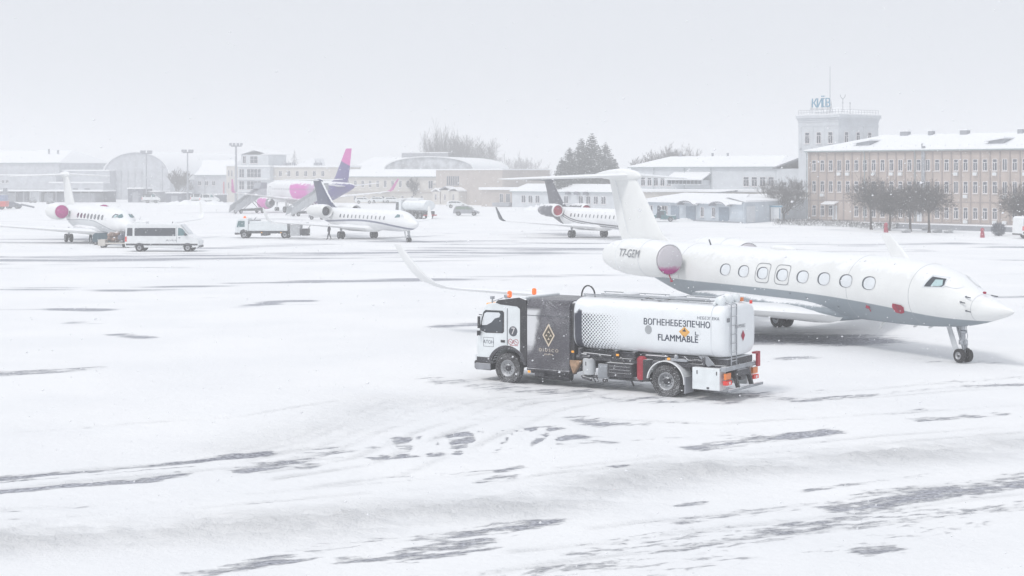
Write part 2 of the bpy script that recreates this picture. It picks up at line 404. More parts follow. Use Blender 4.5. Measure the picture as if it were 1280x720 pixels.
nz = t.math('ADD', t.math('MULTIPLY', nearc, t.math('SUBTRACT', 1.0, wn)), t.math('MULTIPLY', farc, wn))
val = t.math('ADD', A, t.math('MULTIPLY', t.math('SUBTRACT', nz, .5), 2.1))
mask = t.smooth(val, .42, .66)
fine = t.noise(7, 4, .7, t.scaled(o, (1, 1.6, 1)))
tar = t.mix(t.smooth(fine, .36, .68), (.23, .235, .275), (.60, .615, .67))
big = t.noise(.12, 4, .55, o)
sn = t.mix(t.smooth(big, .35, .65), (.855, .865, .885), (.90, .905, .918))
ac = t.node('ShaderNodeAttribute'); ac.attribute_name = 'churn'; CH = ac.outputs['Fac']
lum = t.noise(3.2, 7, .72, o)
sn = t.mix(t.math('MULTIPLY', t.smooth(lum, .56, .70), t.math('ADD', t.math('MULTIPLY', CH, .55), .05)), sn, (.70, .715, .76))
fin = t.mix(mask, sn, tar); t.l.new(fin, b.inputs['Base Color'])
b.inputs['Roughness'].default_value = .8; b.inputs['Specular IOR Level'].default_value = .12
bn = t.node('ShaderNodeBump'); bn.inputs['Strength'].default_value = .75; bn.inputs['Distance'].default_value = .10
hh = t.math('ADD', t.math('MULTIPLY', t.noise(4, 7, .68, o), t.math('ADD', .7, t.math('MULTIPLY', CH, 4.5))), t.math('MULTIPLY', mask, -.6))
t.l.new(hh, bn.inputs['Height']); t.l.new(bn.outputs[0], b.inputs['Normal'])
me.materials.append(gm)
g = bpy.data.objects.new('ground', me); COL.objects.link(g); tag(g, 'snow covered airport apron with streaks of bare tarmac', 'ground', kind='structure')

# falling snow: real flakes in the air
rng = np.random.default_rng(3)
N = 24000
D = 16 + (135 - 16) * rng.random(N) ** .75
fx = (rng.random(N) - .5) * (.80 * D); fz = rng.random(N) * np.clip(.19 * D + 7.3, 0, 26)
rad = .005 + .009 * rng.random(N) ** 2 + D * .00005
O = np.array([[1.5, 0, .35], [-1.5, 0, -.35], [0, 1, 0], [0, -1, 0], [-.2, 0, 1], [.2, 0, -1]])
FO = np.array([[0, 2, 4], [2, 1, 4], [1, 3, 4], [3, 0, 4], [2, 0, 5], [1, 2, 5], [3, 1, 5], [0, 3, 5]])
V = (np.stack([fx, D, fz], 1)[:, None, :] + O[None] * rad[:, None, None]).reshape(-1, 3)
FF = (FO[None] + (np.arange(N) * 6)[:, None, None]).reshape(-1, 3)
me = bpy.data.meshes.new('falling_snow'); me.vertices.add(len(V)); me.vertices.foreach_set('co', V.ravel())
me.loops.add(FF.size); me.loops.foreach_set('vertex_index', FF.ravel()); me.polygons.add(len(FF))
me.polygons.foreach_set('loop_start', np.arange(0, FF.size, 3)); me.polygons.foreach_set('loop_total', np.full(len(FF), 3)); me.update(calc_edges=True)
me.materials.append(M['snow'])
fs_ = bpy.data.objects.new('falling_snow', me); COL.objects.link(fs_); tag(fs_, 'fine snowflakes blowing through the air', 'snow', kind='stuff')
# ================================================================= fuel tanker (local: x forward, y left, z up, origin under the front axle)
def wheel(parent, x, y, r=.53, wd=.30, side=1, far=False, dual=False, name='wheel', rimr=.56, n=28, snowy=True):
    """tyre with sidewalls; the rim is its own child"""
    mb = MB(); h = wd / 2
    prof = [(-h * .8, r * rimr), (-h, r * .72), (-h * .98, r * .9), (-h * .75, r * .985), (0, r), (h * .75, r * .985), (h * .98, r * .9), (h, r * .72), (h * .8, r * rimr)]
    mb.lathe(prof, (0, 0, 0), 'y', n)
    if dual: mb.lathe([(a - side * (wd + .03), q) for a, q in prof], (0, 0, 0), 'y', n)
    if not far:
        for k in range(40):
            a = 2 * PI * k / 40
            mb.tube((r * .985 * math.cos(a), -h * .8, r * .985 * math.sin(a)), (r * .985 * math.cos(a + .07), h * .8, r * .985 * math.sin(a + .07)), .014, n=4)
    if far: rb = mb; o1 = 1
    else:
        w = mb.build(name, M['tyre'], parent, True, loc=(x, y, r)); rb = MB(); o1 = 0
    s = side
    rb.lathe([(s * h * .78, r * rimr * 1.01), (s * h * .9, r * rimr * .96), (s * h * .80, r * rimr * .86), (s * h * .1 if dual else s * h * .45, r * rimr * .70), (s * h * .1 if dual else s * h * .5, r * .24)], (0, 0, 0), 'y', n, o1)
    rb.lathe([(s * h * .1 if dual else s * h * .5, r * .24), (s * h * .75, r * .20), (s * h * .82, r * .02)], (0, 0, 0), 'y', 14, 1 + o1)
    if not far:
        for k in range(10):
            a = 2 * PI * k / 10
            y0 = s * h * (.1 if dual else .45)
            rb.tube((r * .33 * math.cos(a), y0, r * .33 * math.sin(a)), (r * .33 * math.cos(a), y0 + s * .03, r * .33 * math.sin(a)), .016, n=5, mi=1)
    if far: return rb.build(name, [M['tyre_clean'], M['rim'], M['dark']], parent, True, loc=(x, y, r))
    rb.build('rim', [M['rim'], M['dark']], w, True)
    return w

hd = Vector((-.83, .56)).normalized(); lf = Vector((-hd.y, hd.x))
c0 = Vector((-.17, 55.2)) - lf * 1.25
TR = thing('fuel_truck', 'white fuel tanker truck with a black cabinet behind its cab, driving beside the big jet', 'fuel truck', (c0.x, c0.y, -.03), math.atan2(hd.y, hd.x))

# --- chassis
mb = MB()
for s in (-1, 1): mb.box(-8.45, 1.1, s * .42 - .05, s * .42 + .05, .72, 1.0)
for x in (-8.4, -7.4, -5.2, -4.2, -3.0, -1.2): mb.box(x - .06, x + .06, -.42, .42, .76, .96)
mb.tube((0, -1.0, .53), (0, 1.0, .53), .09); mb.tube((-6.26, -1.0, .53), (-6.26, 1.0, .53), .11); mb.ball((-6.26, 0, .53), .26, .24, .26)
mb.box(-8.35, -2.6, -1.05, 1.05, 1.02, 1.14); mb.box(-8.35, -2.6, -.9, .9, 1.14, 1.34)
for x in (-2.9, -4.3, -5.0, -7.6): mb.box(x - .05, x + .05, -1.16, 1.16, 1.14, 1.40)
mb.build('chassis', M['dark'], TR)

# --- cab with a wheel arch cut out
def arc(cx, cz, r, a0, a1, n): return [(cx + r * math.cos(a0 + (a1 - a0) * k / n), cz + r * math.sin(a0 + (a1 - a0) * k / n)) for k in range(n + 1)]
prof = [(1.28, .64), (1.33, 1.1), (1.30, 1.75), (1.16, 2.35), (1.02, 2.62), (.88, 2.74), (.55, 2.80), (-.62, 2.82), (-.62, 1.18)] + arc(0, .53, .70, math.radians(120), math.radians(8), 12)[0:] 
prof = prof[:-1] + [(.70, .64)]
mb = MB(); mb.prism(prof, 'y', -1.22, 1.22)
cab = mb.build('cab', M['whitecab'], TR, bevel=.05)
mb = MB(); mb.prism([(.72, .40), (1.36, .40), (1.42, .47), (1.42, .68), (1.36, .74), (.72, .74)], 'y', -1.24, 1.24)
mb.build('bumper', M['black'], TR, bevel=.03)
mb = MB(); mb.prism([(.71, .43), (1.22, .40), (1.385, .44), (1.40, .60), (1.32, .64), (.71, .64)], 'y', 1.215, 1.262); mb.build('step', M['greycar'], TR, bevel=.015)
mb = MB(); mb.prism([(.60, .66), (.74, .66), (1.30, .70), (1.30, .86), (.66, .86)], 'y', 1.20, 1.245); mb.build('lower_panel', M['dark'], TR)
# black arch lip
mb = MB(); pts = arc(0, .53, .70, math.radians(168), math.radians(12), 18)
outer = [(math.cos(a) * .84, .53 + math.sin(a) * .80) for a in np.linspace(math.radians(12), math.radians(168), 19)]
mb.prism(pts + outer, 'y', .95, 1.262); mb.prism(pts + outer, 'y', -1.262, -.95); mb.build('wheel_arch', M['dark'], TR, bevel=.01)
# headlamp, grille and windscreen
mb = MB(); mb.box(1.325, 1.345, -.85, .85, .82, 1.35); 
for k in range(5): mb.box(1.345, 1.36, -.82, .82, .86 + k * .1, .90 + k * .1)
mb.build('grille', M['black'], TR)
mb = MB(); mb.add([(1.305, -1.08, 1.72), (1.305, 1.08, 1.72), (1.06, 1.02, 2.57), (1.06, -1.02, 2.57)], [(0, 1, 2, 3)]); mb.build('windscreen', M['glass'], TR)
for s in (-1, 1):
    mb = MB(); mb.box(1.30, 1.43, s * 1.0 - .17, s * 1.0 + .17, .70, .92); mb.build('headlight', M['shade'], TR, bevel=.03)
# door outlines, window
for s in (-1, 1):
    y0, y1 = (1.222, 1.236) if s > 0 else (-1.236, -1.222)
    mb = MB(); mb.prism([(1.20, .90), (1.215, 1.72), (1.06, 2.50), (.98, 2.58), (.12, 2.60), (.03, 2.54), (.03, 1.36), (.30, 1.30), (.60, 1.05), (.70, .90)], 'y', y0, y1)
    d = mb.build('door', M['whitecab'], TR, bevel=.006)
    yy = s * 1.239
    q = [(1.15, 1.80), (1.17, 1.88), (1.02, 2.44), (.93, 2.52), (.20, 2.53), (.14, 2.47), (.14, 1.80), (.20, 1.74), (.9, 1.72)]
    mb = MB(); mb.prism(q, 'y', min(yy, yy + s * .006), max(yy, yy + s * .006)); wn_ = mb.build('window', M['black'], TR)
    q2 = [(1.10, 1.83), (1.12, 1.88), (.98, 2.42), (.90, 2.48), (.24, 2.49), (.19, 2.44), (.19, 1.83), (.24, 1.78), (.9, 1.76)]
    yy += s * .012
    mb = MB(); mb.prism(q2, 'y', min(yy, yy + s * .004), max(yy, yy + s * .004)); mb.build('pane', M['glass'], wn_)
    # white reflection on the upper glass, put in as a pale sheet
    yy += s * .006
    mb = MB(); mb.prism([(1.06, 1.98), (1.08, 2.05), (.96, 2.40), (.86, 2.45), (.34, 2.46), (.28, 2.40), (.32, 2.30), (.52, 2.24), (.66, 2.10), (.86, 2.00)], 'y', min(yy, yy + s * .004), max(yy, yy + s * .004)); mb.build('white_reflection', M['shade'], wn_)
    mb = MB(); mb.box(.10, .27, min(s * 1.238, s * 1.262), max(s * 1.238, s * 1.262), 1.42, 1.51); mb.build('handle', M['black'], d, bevel=.008)
    mb = MB(); mb.box(-.005, .015, min(s * 1.222, s * 1.226), max(s * 1.222, s * 1.226), 1.30, 2.62); mb.build('seam', M['rimdark'], TR)
    mb = MB()
    ym = s * 1.36
    mb.box(1.10, 1.16, ym - .05, ym + .05, 1.88, 2.30); mb.box(1.10, 1.17, ym - .07, ym + .07, 1.62, 1.80)
    mb.tube((1.1, s * 1.2, 2.34), (1.12, ym, 2.36), .018); mb.tube((1.15, s * 1.2, 1.72), (1.12, ym, 1.72), .018)
    mb.build('mirror', M['black'], TR, bevel=.02)
def sideY(y): return lambda u, v, w: (ox - u, y + w, oz + v)
# number disc and writing on the left flank (text runs from nose to tail, u -> -x)
mb = MB(); mb.lathe([(1.2225, .002), (1.2225, .175), (1.229, .175), (1.229, .002)], (-.235, 0, 1.83), 'y', 28); disc = mb.build('number_disc', M['rimdark'], TR)
lettering('numeral', '7', .34, lambda u, v, w: (-.235 - u, 1.234 + w, 1.83 + v), M['frame'], disc, extr=.001)
bx = MB()
for (x0, x1, z0, z1) in ((.58, 1.02, 1.235, 1.25), (.58, 1.02, 1.55, 1.565), (.58, .595, 1.25, 1.55), (1.005, 1.02, 1.25, 1.55)): bx.box(x0, x1, 1.237, 1.241, z0, z1)
pl = bx.build('name_plate', M['inkfar'], TR)
lettering('lettering', 'АТОН', .17, lambda u, v, w: (.80 - u, 1.2405 + w, 1.395 + v), M['ink'], pl, sx=.95, extr=.001)
tl = MB()
for cx_ in (-.12, -.36): tl.lathe([(1.2225, .085), (1.2225, .10), (1.227, .10), (1.227, .085), (1.2225, .085)], (cx_, 0, 1.46), 'y', 18)
tl.prism([(-.44, 1.345), (-.10, 1.345), (-.10, 1.33), (-.44, 1.33)], 'y', 1.2225, 1.226)
tl.tube((-.22, 1.2245, 1.40), (-.26, 1.2245, 1.53), .008, n=4)
for cx_ in (-.12, -.36): tl.tube((cx_ - .05, 1.2245, 1.43), (cx_ + .04, 1.2245, 1.49), .010, n=4)
tl.build('red_mark', M['red'], TR)
# roof, deflectors, lamps
mb = MB(); mb.prism([(.55, 2.79), (.42, 2.90), (-.55, 3.06), (-.70, 3.06), (-.70, 2.80)], 'y', -1.12, 1.12); mb.build('roof_deflector', M['whitecab'], TR, bevel=.05)
for s in (-1, 1):
    mb = MB(); mb.prism([(.52, 2.80), (.40, 2.90), (-.50, 3.03), (-.78, 2.95), (-.82, 2.7), (-.82, .78), (-.52, .78), (-.52, 2.62), (-.40, 2.70), (.3, 2.74)], 'y', min(s * 1.13, s * 1.245), max(s * 1.13, s * 1.245))
    mb.build('side_deflector', M['black'], TR, bevel=.03)
for y in (.86, -.72):
    mb = MB(); mb.lathe([(0, .07), (.05, .085), (.19, .08), (.225, .03)], (.16, y, 2.98), 'z', 14, 0, True, True); mb.tube((.16, y, 2.80), (.16, y, 2.99), .04, n=8, mi=1)
    mb.build('beacon', [M['orangelit'], M['dark']], TR, True)
mb = MB()
for x, y in ((.80, 1.0), (.75, .2), (.55, .45)):
    mb.tube((x, y, 2.75), (x, y, 2.92), .025); mb.box(x - .05, x + .05, y - .07, y + .07, 2.90, 3.0)
mb.tube((.80, 1.05, 2.80), (.3, 1.05, 2.97), .015); mb.build('roof_horn', M['galv'], TR)
mb = MB(); mb.box(.92, 1.05, .5, 1.0, 2.69, 2.75); mb.build('marker_lamp', M['amber'], TR)

# --- black equipment cabinet, snow plastered on its front edge
def cabfn(t, o):
    s = t.sep(o)
    n = t.noise(1.4, 5, .6, o); n2 = t.noise(2.2, 4, .6, t.scaled(o, (1, 1, 4)))
    a = t.math('ADD', s[0], t.math('MULTIPLY', t.math('SUBTRACT', n, .5), .45))
    top = t.math('MULTIPLY', t.math('SUBTRACT', s[2], 2.0), .22)
    k = t.math('MULTIPLY', t.smooth(t.math('SUBTRACT', t.math('ADD', a, top), .0), -1.30, -1.10), t.smooth(t.math('ADD', s[2], t.math('MULTIPLY', t.math('SUBTRACT', n2, .5), .5)), .95, 1.55))
    k = t.math('MULTIPLY', k, t.smooth(s[2], 2.72, 2.55))
    return lambda base: t.mix(t.math('MULTIPLY', k, .72), base, SNOW)
M['cabinet'] = mat('black_cabinet_paint', (.060, .057, .072), .35, var=.12, snow=0, speck=.80, fn=cabfn)
def rrect(hw, z0, z1, rt, rb, n=6):
    out = []
    for cx_, cz_, r, a0 in ((hw - rt, z1 - rt, rt, 0), (-hw + rt, z1 - rt, rt, 90), (-hw + rb, z0 + rb, rb, 180), (hw - rb, z0 + rb, rb, 270)):
        for k in range(n + 1):
            a = math.radians(a0 + 90 * k / n); out.append((cx_ + r * math.cos(a), cz_ + r * math.sin(a)))
    return out
mb = MB(); mb.prism(rrect(1.25, .55, 2.99, .24, .02), 'x', -2.56, -.84); mb.build('equipment_cabinet', M['cabinet'], TR, True)
mb = MB(); mb.prism(rrect(1.262, 2.42, 2.44, .004, .004, 1), 'x', -2.55, -.85); mb.build('cabinet_seam', M['rimdark'], TR)
mb = MB(); mb.prism(rrect(1.27, .53, .60, .01, .01, 1), 'x', -2.57, -.84); mb.build('cabinet_sill', M['dark'], TR)
mb = MB(); mb.prism(rrect(1.16, .9, 2.96, .24, .02), 'x', -2.70, -2.55); mb.build('rubber_seal', M['black'], TR, True)
# emblem: outlined diamond with four small triangles and a name under it
ex, ez, ey = -1.72, 1.78, 1.252
def dia(w_, h_): return [(ex, ez + h_), (ex + w_, ez), (ex, ez - h_), (ex - w_, ez)]
mb = MB(); o_, i_ = dia(.25, .40), dia(.195, .315)
for k in range(4):
    j = (k + 1) % 4; mb.prism([o_[k], o_[j], i_[j], i_[k]], 'y', ey, ey + .004)
em = mb.build('emblem', M['paleinset'], TR)
mb = MB(); mb.prism(i_, 'y', ey - .001, ey + .001); mb.build('emblem_field', mat('emblem_brown', (.09, .075, .05), .5, speck=.2), em)
mb = MB()
for (a, b_) in ((0, .12), (.09, 0), (-.09, 0), (0, -.12)): mb.prism([(ex + a, ez + b_ + .04), (ex + a + .045, ez + b_ - .035), (ex + a - .045, ez + b_ - .035)], 'y', ey + .001, ey + .005)
mb.build('emblem_triangles', M['paleinset'], em)
lettering('company_name', 'O I U S C O', .155, lambda u, v, w: (ex - u, ey + .002, 1.26 + v), M['paleinset'], TR)
lettering('small_script', 'group line', .085, lambda u, v, w: (ex - u, ey + .002, 1.13 + v), M['paleinset'], TR)

# --- tank
TX0, TX1, TZ0, TZ1, THW, TN = -2.68, -8.36, 1.36, 3.13, 1.25, 4.6
def tsec(x, k, n=56):
    zc, hh = (TZ0 + TZ1) / 2, (TZ1 - TZ0) / 2
    r = []
    for i in range(n):
        a = 2 * PI * i / n; c, s = math.cos(a), math.sin(a)
        r.append((x, math.copysign(abs(c) ** (2 / TN), c) * THW * k, zc + math.copysign(abs(s) ** (2 / TN), s) * hh * (k if k < 1 else 1)))
    return r
def tankY(z, eps=.004):
    zc, hh = (TZ0 + TZ1) / 2, (TZ1 - TZ0) / 2
    q = min(.999, abs((z - zc) / hh)); return THW * (1 - q ** TN) ** (1 / TN) + eps
def tankfn(t, o):
    s = t.sep(o)
    n = t.noise(3, 4, .6, o)
    dark = t.math('MULTIPLY', t.smooth(s[0], -3.06, -3.05), t.smooth(t.math('ADD', s[2], t.math('MULTIPLY', t.math('SUBTRACT', n, .5), .5)), 2.72, 2.60))
    streak = t.smooth(t.noise(1, 3, .6, t.scaled(o, (7, 1, .8))), .40, .50)
    dark = t.math('MULTIPLY', dark, t.math('SUBTRACT', 1, t.math('MULTIPLY', t.math('MULTIPLY', streak, .9), t.smooth(s[0], -2.80, -2.74))))
    # hexagonal pattern of black dots, wearing away under snow towards the rear
    p = .125
    def dots(ox_, oz_):
        u = t.math('SUBTRACT', t.math('MODULO', t.math('ADD', t.math('DIVIDE', s[0], p), 100 + ox_), 1.0), .5)
        v = t.math('SUBTRACT', t.math('MODULO', t.math('ADD', t.math('DIVIDE', s[2], p), 100 + oz_), 1.0), .5)
        d = t.math('SQRT', t.math('ADD', t.math('MULTIPLY', u, u), t.math('MULTIPLY', v, v)))
        return d
    fade = t.smooth(t.math('ADD', s[0], t.math('MULTIPLY', t.math('SUBTRACT', n, .5), .5)), -4.75, -3.1, 0, 1, 'LINEAR')
    rad = t.math('MULTIPLY', t.math('POWER', fade, .7), .30)
    d = t.math('MINIMUM', dots(0, 0), dots(.5, .5))
    k = t.math('MULTIPLY', t.smooth(t.math('SUBTRACT', rad, d), -.03, .05), t.smooth(s[0], -3.05, -3.07))
    k = t.math('MULTIPLY', k, t.math('MULTIPLY', t.smooth(s[2], 2.66, 2.55), t.smooth(fade, .02, .25)))
    return lambda base: t.mix(t.math('MAXIMUM', dark, k), base, (.035, .04, .06))
M['tank'] = mat('tank_paint', (.80, .83, .855), .4, var=.02, vscale=.8, snow=.75, speck=.1, fn=tankfn)
rings = [tsec(TX0 + .0, .90), tsec(TX0 - .02, .955), tsec(TX0 - .08, .99), tsec(TX0 - .18, 1)]
for x in np.linspace(-3.2, TX1 + .42, 12): rings.append(tsec(x, 1))
rings += [tsec(TX1 + .30, .995), tsec(TX1 + .16, .975), tsec(TX1 + .06, .93), tsec(TX1 + .015, .86), tsec(TX1 - .01, .70), tsec(TX1 - .02, .35)]
mb = MB(); mb.ring_loft(rings); tank = mb.build('tank', M['tank'], TR, True)
mb = MB(); mb.ring_loft([tsec(-7.94, 1.004), tsec(-7.90, 1.004)], cap0=False, cap1=False); mb.build('tank_seam', M['shade'], tank)
def lp(x0, z0): return lambda u, v, w: (x0 - u, tankY(z0 + v), z0 + v)
def onx(px, z): # px -> local x on the left side face at height z
    k = (px - CX) / F; c = c0 + lf * 1.25
    return (c.x - k * c.y) / (k * hd.y - hd.x)
lettering('lettering', 'ВОГНЕНЕБЕЗПЕЧНО', .285, lp((onx(804, 0) + onx(888, 0)) / 2, 2.44), M['ink'], tank, sx=.86, heavy=.008)
lettering('lettering', 'FLAMMABLE', .30, lp((onx(821, 0) + onx(873.5, 0)) / 2, 1.95), M['ink'], tank, sx=.92, heavy=.009)
lettering('lettering', 'НЕБЕЗПЕКА', .13, lp(onx(885, 0), 2.665), M['ink'], tank, sx=1.05)
def patch(name, poly, m, eps=.006):
    mb = MB(); vs_ = [(x, tankY(z, eps), z) for x, z in poly]; mb.add(vs_, [tuple(range(len(vs_)))]); return mb.build(name, m, tank)
dx_ = onx(855.5, 0); sg = patch('hazard_diamond', [(dx_, 2.36), (dx_ - .20, 2.19), (dx_, 1.99), (dx_ + .20, 2.19)], mat('orange_sticker', (.75, .40, .10), .5, speck=.2))
mb = MB(); mb.add([(x, tankY(z, .009), z) for x, z in ((dx_ - .06, 2.20), (dx_ + .07, 2.20), (dx_ + .05, 2.27), (dx_ + .01, 2.24), (dx_, 2.33), (dx_ - .04, 2.25))], [(0, 1, 2, 3, 4, 5)]); mb.build('flame_symbol', M['ink'], tank)
dx2 = onx(870.5, 0)
for (a, b_) in (((0, .17), (.18, 0)), ((.18, 0), (0, -.17)), ((0, -.17), (-.18, 0)), ((-.18, 0), (0, .17))):
    patch('pale_diamond', [(dx2 + a[0], 2.17 + a[1]), (dx2 + b_[0], 2.17 + b_[1]), (dx2 + b_[0] * .93, 2.17 + b_[1] * .93), (dx2 + a[0] * .93, 2.17 + a[1] * .93)], M['shade'])
patch('limited_symbol', [(dx2 + .05, 2.22), (dx2 + .05, 2.10), (dx2 - .08, 2.10), (dx2 - .08, 2.125), (dx2 + .02, 2.125), (dx2 + .02, 2.22)], M['ink'])
dx3 = onx(810.5, 0); patch('grey_round_sticker', [(dx3 + .13 * math.cos(a), 2.19 + .15 * math.sin(a)) for a in np.linspace(0, 2 * PI, 20)[:-1]], mat('grey_sticker', (.40, .42, .44), .5, speck=.4))
# top: walkway, rails, pipes, hatches, lifting hoop
mb = MB()
for y in (.62, -.75): 
    mb.tube((-2.75, y, 3.21), (-7.6, y, 3.19), .02)
    for x in np.linspace(-2.8, -7.55, 7): mb.tube((x, y, 3.05), (x, y, 3.20), .016)
mb.tube((-2.8, .72, 3.17), (-8.0, .95, 3.12), .018); mb.tube((-3.3, .35, 3.22), (-7.4, .35, 3.20), .03)
mb.build('railing', M['galv'], tank)
mb = MB(); mb.box(-7.5, -2.9, -.62, .50, 3.12, 3.17); mb.build('walkway', M['galv'], tank)
mb = MB(); mb.path([(-2.92 + .27 * math.cos(a), .6, 3.12 + .38 * math.sin(a)) for a in np.linspace(0, PI, 12)], .028); mb.build('hoop', M['black'], tank)
for x in (-4.2, -6.0):
    mb = MB(); mb.lathe([(3.1, .30), (3.24, .30), (3.29, .22), (3.30, .01)], (x, -.1, 0), 'z', 18); mb.build('hatch', M['galv'], tank, True)
mb = MB(); mb.path([(-5.1, .78, 3.12), (-5.4, .80, 3.20), (-5.8, .82, 3.12), (-6.2, .8, 3.18)], .02); mb.build('cable', M['black'], tank)
mb = MB()
for k, (x, y, r) in enumerate(((-8.05, .80, .17), (-8.12, .45, .19), (-8.02, .15, .16), (-8.1, -.2, .15))): mb.ball((x, y, 3.18 + .06 * (k % 2)), r, r, r * 1.15, 12)
mb.path([(-7.9, 1.0, 3.08), (-7.95, .85, 3.30), (-8.05, .55, 3.36), (-8.1, .2, 3.30), (-8.05, -.1, 3.2)], .05); mb.build('breather_valves', M['whitecab'], tank, True)
mb = MB(); mb.box(-8.30, -8.20, -.38, -.24, 3.14, 3.27); mb.build('lamp', M['orange'], tank, bevel=.02)
mb = MB(); mb.box(-8.30, -8.22, -1.02, -.96, 3.02, 3.13); mb.build('lamp', M['redlamp'], tank)
# rear ladder
mb = MB()
lx = TX1 - .06
for y in (.80, .42):
    mb.tube((lx, y, 1.15), (lx, y, 3.10), .022, n=6); mb.tube((lx, y, 3.10), (lx + .35, y, 3.22), .022, n=6)
for k in range(7): mb.tube((lx, .80, 1.28 + k * .29), (lx, .42, 1.28 + k * .29), .015, n=5)
mb.build('ladder', M['galv'], TR)
mb = MB(); mb.add([(TX1 - .035, -.12, 1.86 + .0), (TX1 - .035, -.26, 2.04), (TX1 - .035, -.12, 2.22), (TX1 - .035, .02, 2.04)], [(0, 1, 2, 3)]); mb.build('red_diamond', M['redcover'], TR)
lettering('lettering', 'FLAMMABLE', .17, lambda u, v, w: (TX1 - .036, .08 - u, 2.36 + v), M['inkfar'], TR, sx=.8)
mb = MB(); mb.box(TX1 - .04, TX1 + .0, .86, 1.0, 2.55, 2.68); mb.build('data_plate', M['inkfar'], TR)

# --- rear body
for s in (-1, 1):
    mb = MB(); mb.box(-8.22, -7.24, min(s * .78, s * 1.25), max(s * .78, s * 1.25), .36, 1.07); lk = mb.build('locker', M['whitecab'], TR, bevel=.02)
    y0 = s * 1.253
    mb = MB()
    for x in (-7.42, -8.12): mb.box(x - .015, x + .015, min(y0, y0 + s * .012), max(y0, y0 + s * .012), .86, .98)
    mb.box(-7.85, -7.77, min(y0, y0 + s * .015), max(y0, y0 + s * .015), .40, .46); mb.build('latch', M['dark'], lk)
    # quarter fender over the rear wheel
    mb = MB(); o2 = [(-6.26 + .70 * math.cos(a), .53 + .68 * math.sin(a)) for a in np.linspace(math.radians(185), math.radians(5), 22)]
    i2 = [(-6.26 + .665 * math.cos(a), .53 + .645 * math.sin(a)) for a in np.linspace(math.radians(5), math.radians(185), 22)]
    mb.prism(o2 + i2, 'y', min(s * .62, s * 1.26), max(s * .62, s * 1.26)); mb.build('fender', M['white'], TR)
    mb = MB(); mb.box(-6.99, -6.95, min(s * .66, s * 1.24), max(s * .66, s * 1.24), .18, .72); mb.build('mud_flap', M['greycar'], TR)
mb = MB(); mb.box(-8.42, -8.24, -1.22, 1.22, .98, 1.12); mb.build('rear_beam', M['galv'], TR, bevel=.01)
mb = MB(); mb.box(-8.60, -8.51, -1.22, 1.22, .34, .43); mb.build('underrun_bar', M['galv'], TR, bevel=.01)
for s in (-1, 1):
    mb = MB(); mb.prism([(-8.25, .98), (-8.40, .98), (-8.58, .40), (-8.46, .40)], 'y', s * .5 - .05, s * .5 + .05); mb.build('bar_bracket', M['black'], TR)
    y0, y1 = (min(s * .82, s * 1.18), max(s * .82, s * 1.18))
    mb = MB(); mb.box(-8.42, -8.34, y0, y1, .72, .92); mb.build('warning_plate', M['orange'], TR)
    mb = MB(); mb.box(-8.46, -8.30, y0, y1, .54, .68); mb.build('tail_lamp', M['redlamp'], TR, bevel=.015)
    mb = MB(); mb.box(-8.47, -8.461, s * 1.0 - .05, s * 1.0 + .05, .57, .65); mb.build('lens', M['frame'], TR)
mb = MB(); mb.box(-8.50, -8.43, -1.20, -1.00, .95, 1.42); mb.box(-8.5, -8.36, -1.20, -.85, 1.38, 1.44); mb.build('red_board', M['red'], TR)
mb = MB()
mb.tube((-8.35, .25, .8), (-8.35, -.45, .8), .05); mb.tube((-8.3, 0, .95), (-8.35, 0, .62), .04); mb.tube((-8.3, -.3, .95), (-8.35, -.3, .6), .04); mb.box(-8.44, -8.3, -.2, .15, .62, .74); mb.tube((-8.38, -.6, .66), (-8.38, -1.0, .62), .03)
mb.build('tow_coupling', M['black'], TR)
mb = MB(); mb.box(-7.0, -6.2, .78, 1.16, 1.20, 1.27); mb.build('shelf', M['galv'], TR)
mb = MB(); mb.prism([(-7.75, 1.42), (-7.40, 1.42), (-7.75, 1.10), (-7.98, 1.18)], 'y', 1.10, 1.13); mb.build('splash_plate', M['galv'], TR)
mb = MB(); mb.path([(-6.8, 1.0, 1.35), (-7.0, 1.05, 1.22), (-7.3, 1.0, 1.26), (-7.7, 1.0, 1.18)], .035); mb.build('hose', M['dark'], TR)
mb = MB(); mb.ball((-6.55, 1.05, 1.33), .08, .08, .08); mb.tube((-6.55, 1.05, 1.2), (-6.55, 1.05, 1.36), .03); mb.build('valve', M['galv'], TR, True)
# --- between the axles on the left
mb = MB(); mb.lathe([(.52, .20), (.54, .225), (1.02, .225), (1.06, .20), (1.10, .08), (1.16, .08), (1.16, .01)], (-3.20, 1.0, 0), 'z', 22, 0, True); mb.box(-3.215, -3.185, 1.222, 1.232, .84, .97, 1)
mb.build('air_tank', [M['stair'], M['black']], TR, True)
mb = MB(); mb.prism([(-2.50, .98), (-2.98, .98), (-2.86, .78), (-2.68, .52)], 'y', 1.02, 1.22); mb.build('wheel_chock', M['wood'], TR, bevel=.01)
mb = MB(); mb.prism([(-2.42, 1.0), (-3.02, 1.02), (-2.86, .62), (-2.62, .50)], 'y', .96, 1.01); mb.build('chock_holder', M['dark'], TR)
mb = MB(); mb.box(-4.95, -4.02, .62, 1.18, .52, .98); mb.box(-4.98, -3.98, .60, 1.20, .95, 1.0)
for k in range(3): mb.box(-4.9, -4.1, 1.18, 1.205, .62 + k * .11, .67 + k * .11)
mb.build('battery_box', M['dark'], TR, bevel=.02)
mb = MB(); mb.box(-4.02, -3.62, .55, 1.12, .42, .92); mb.box(-3.98, -3.66, 1.12, 1.14, .48, .86); mb.build('pump', M['galv'], TR, bevel=.03)
mb = MB(); mb.lathe([(.50, .14), (.54, .17), (1.20, .17), (1.27, .10), (1.28, .01)], (-5.28, 1.06, 0), 'z', 20, 0, True); mb.build('extinguisher_case', M['red'], TR, True)
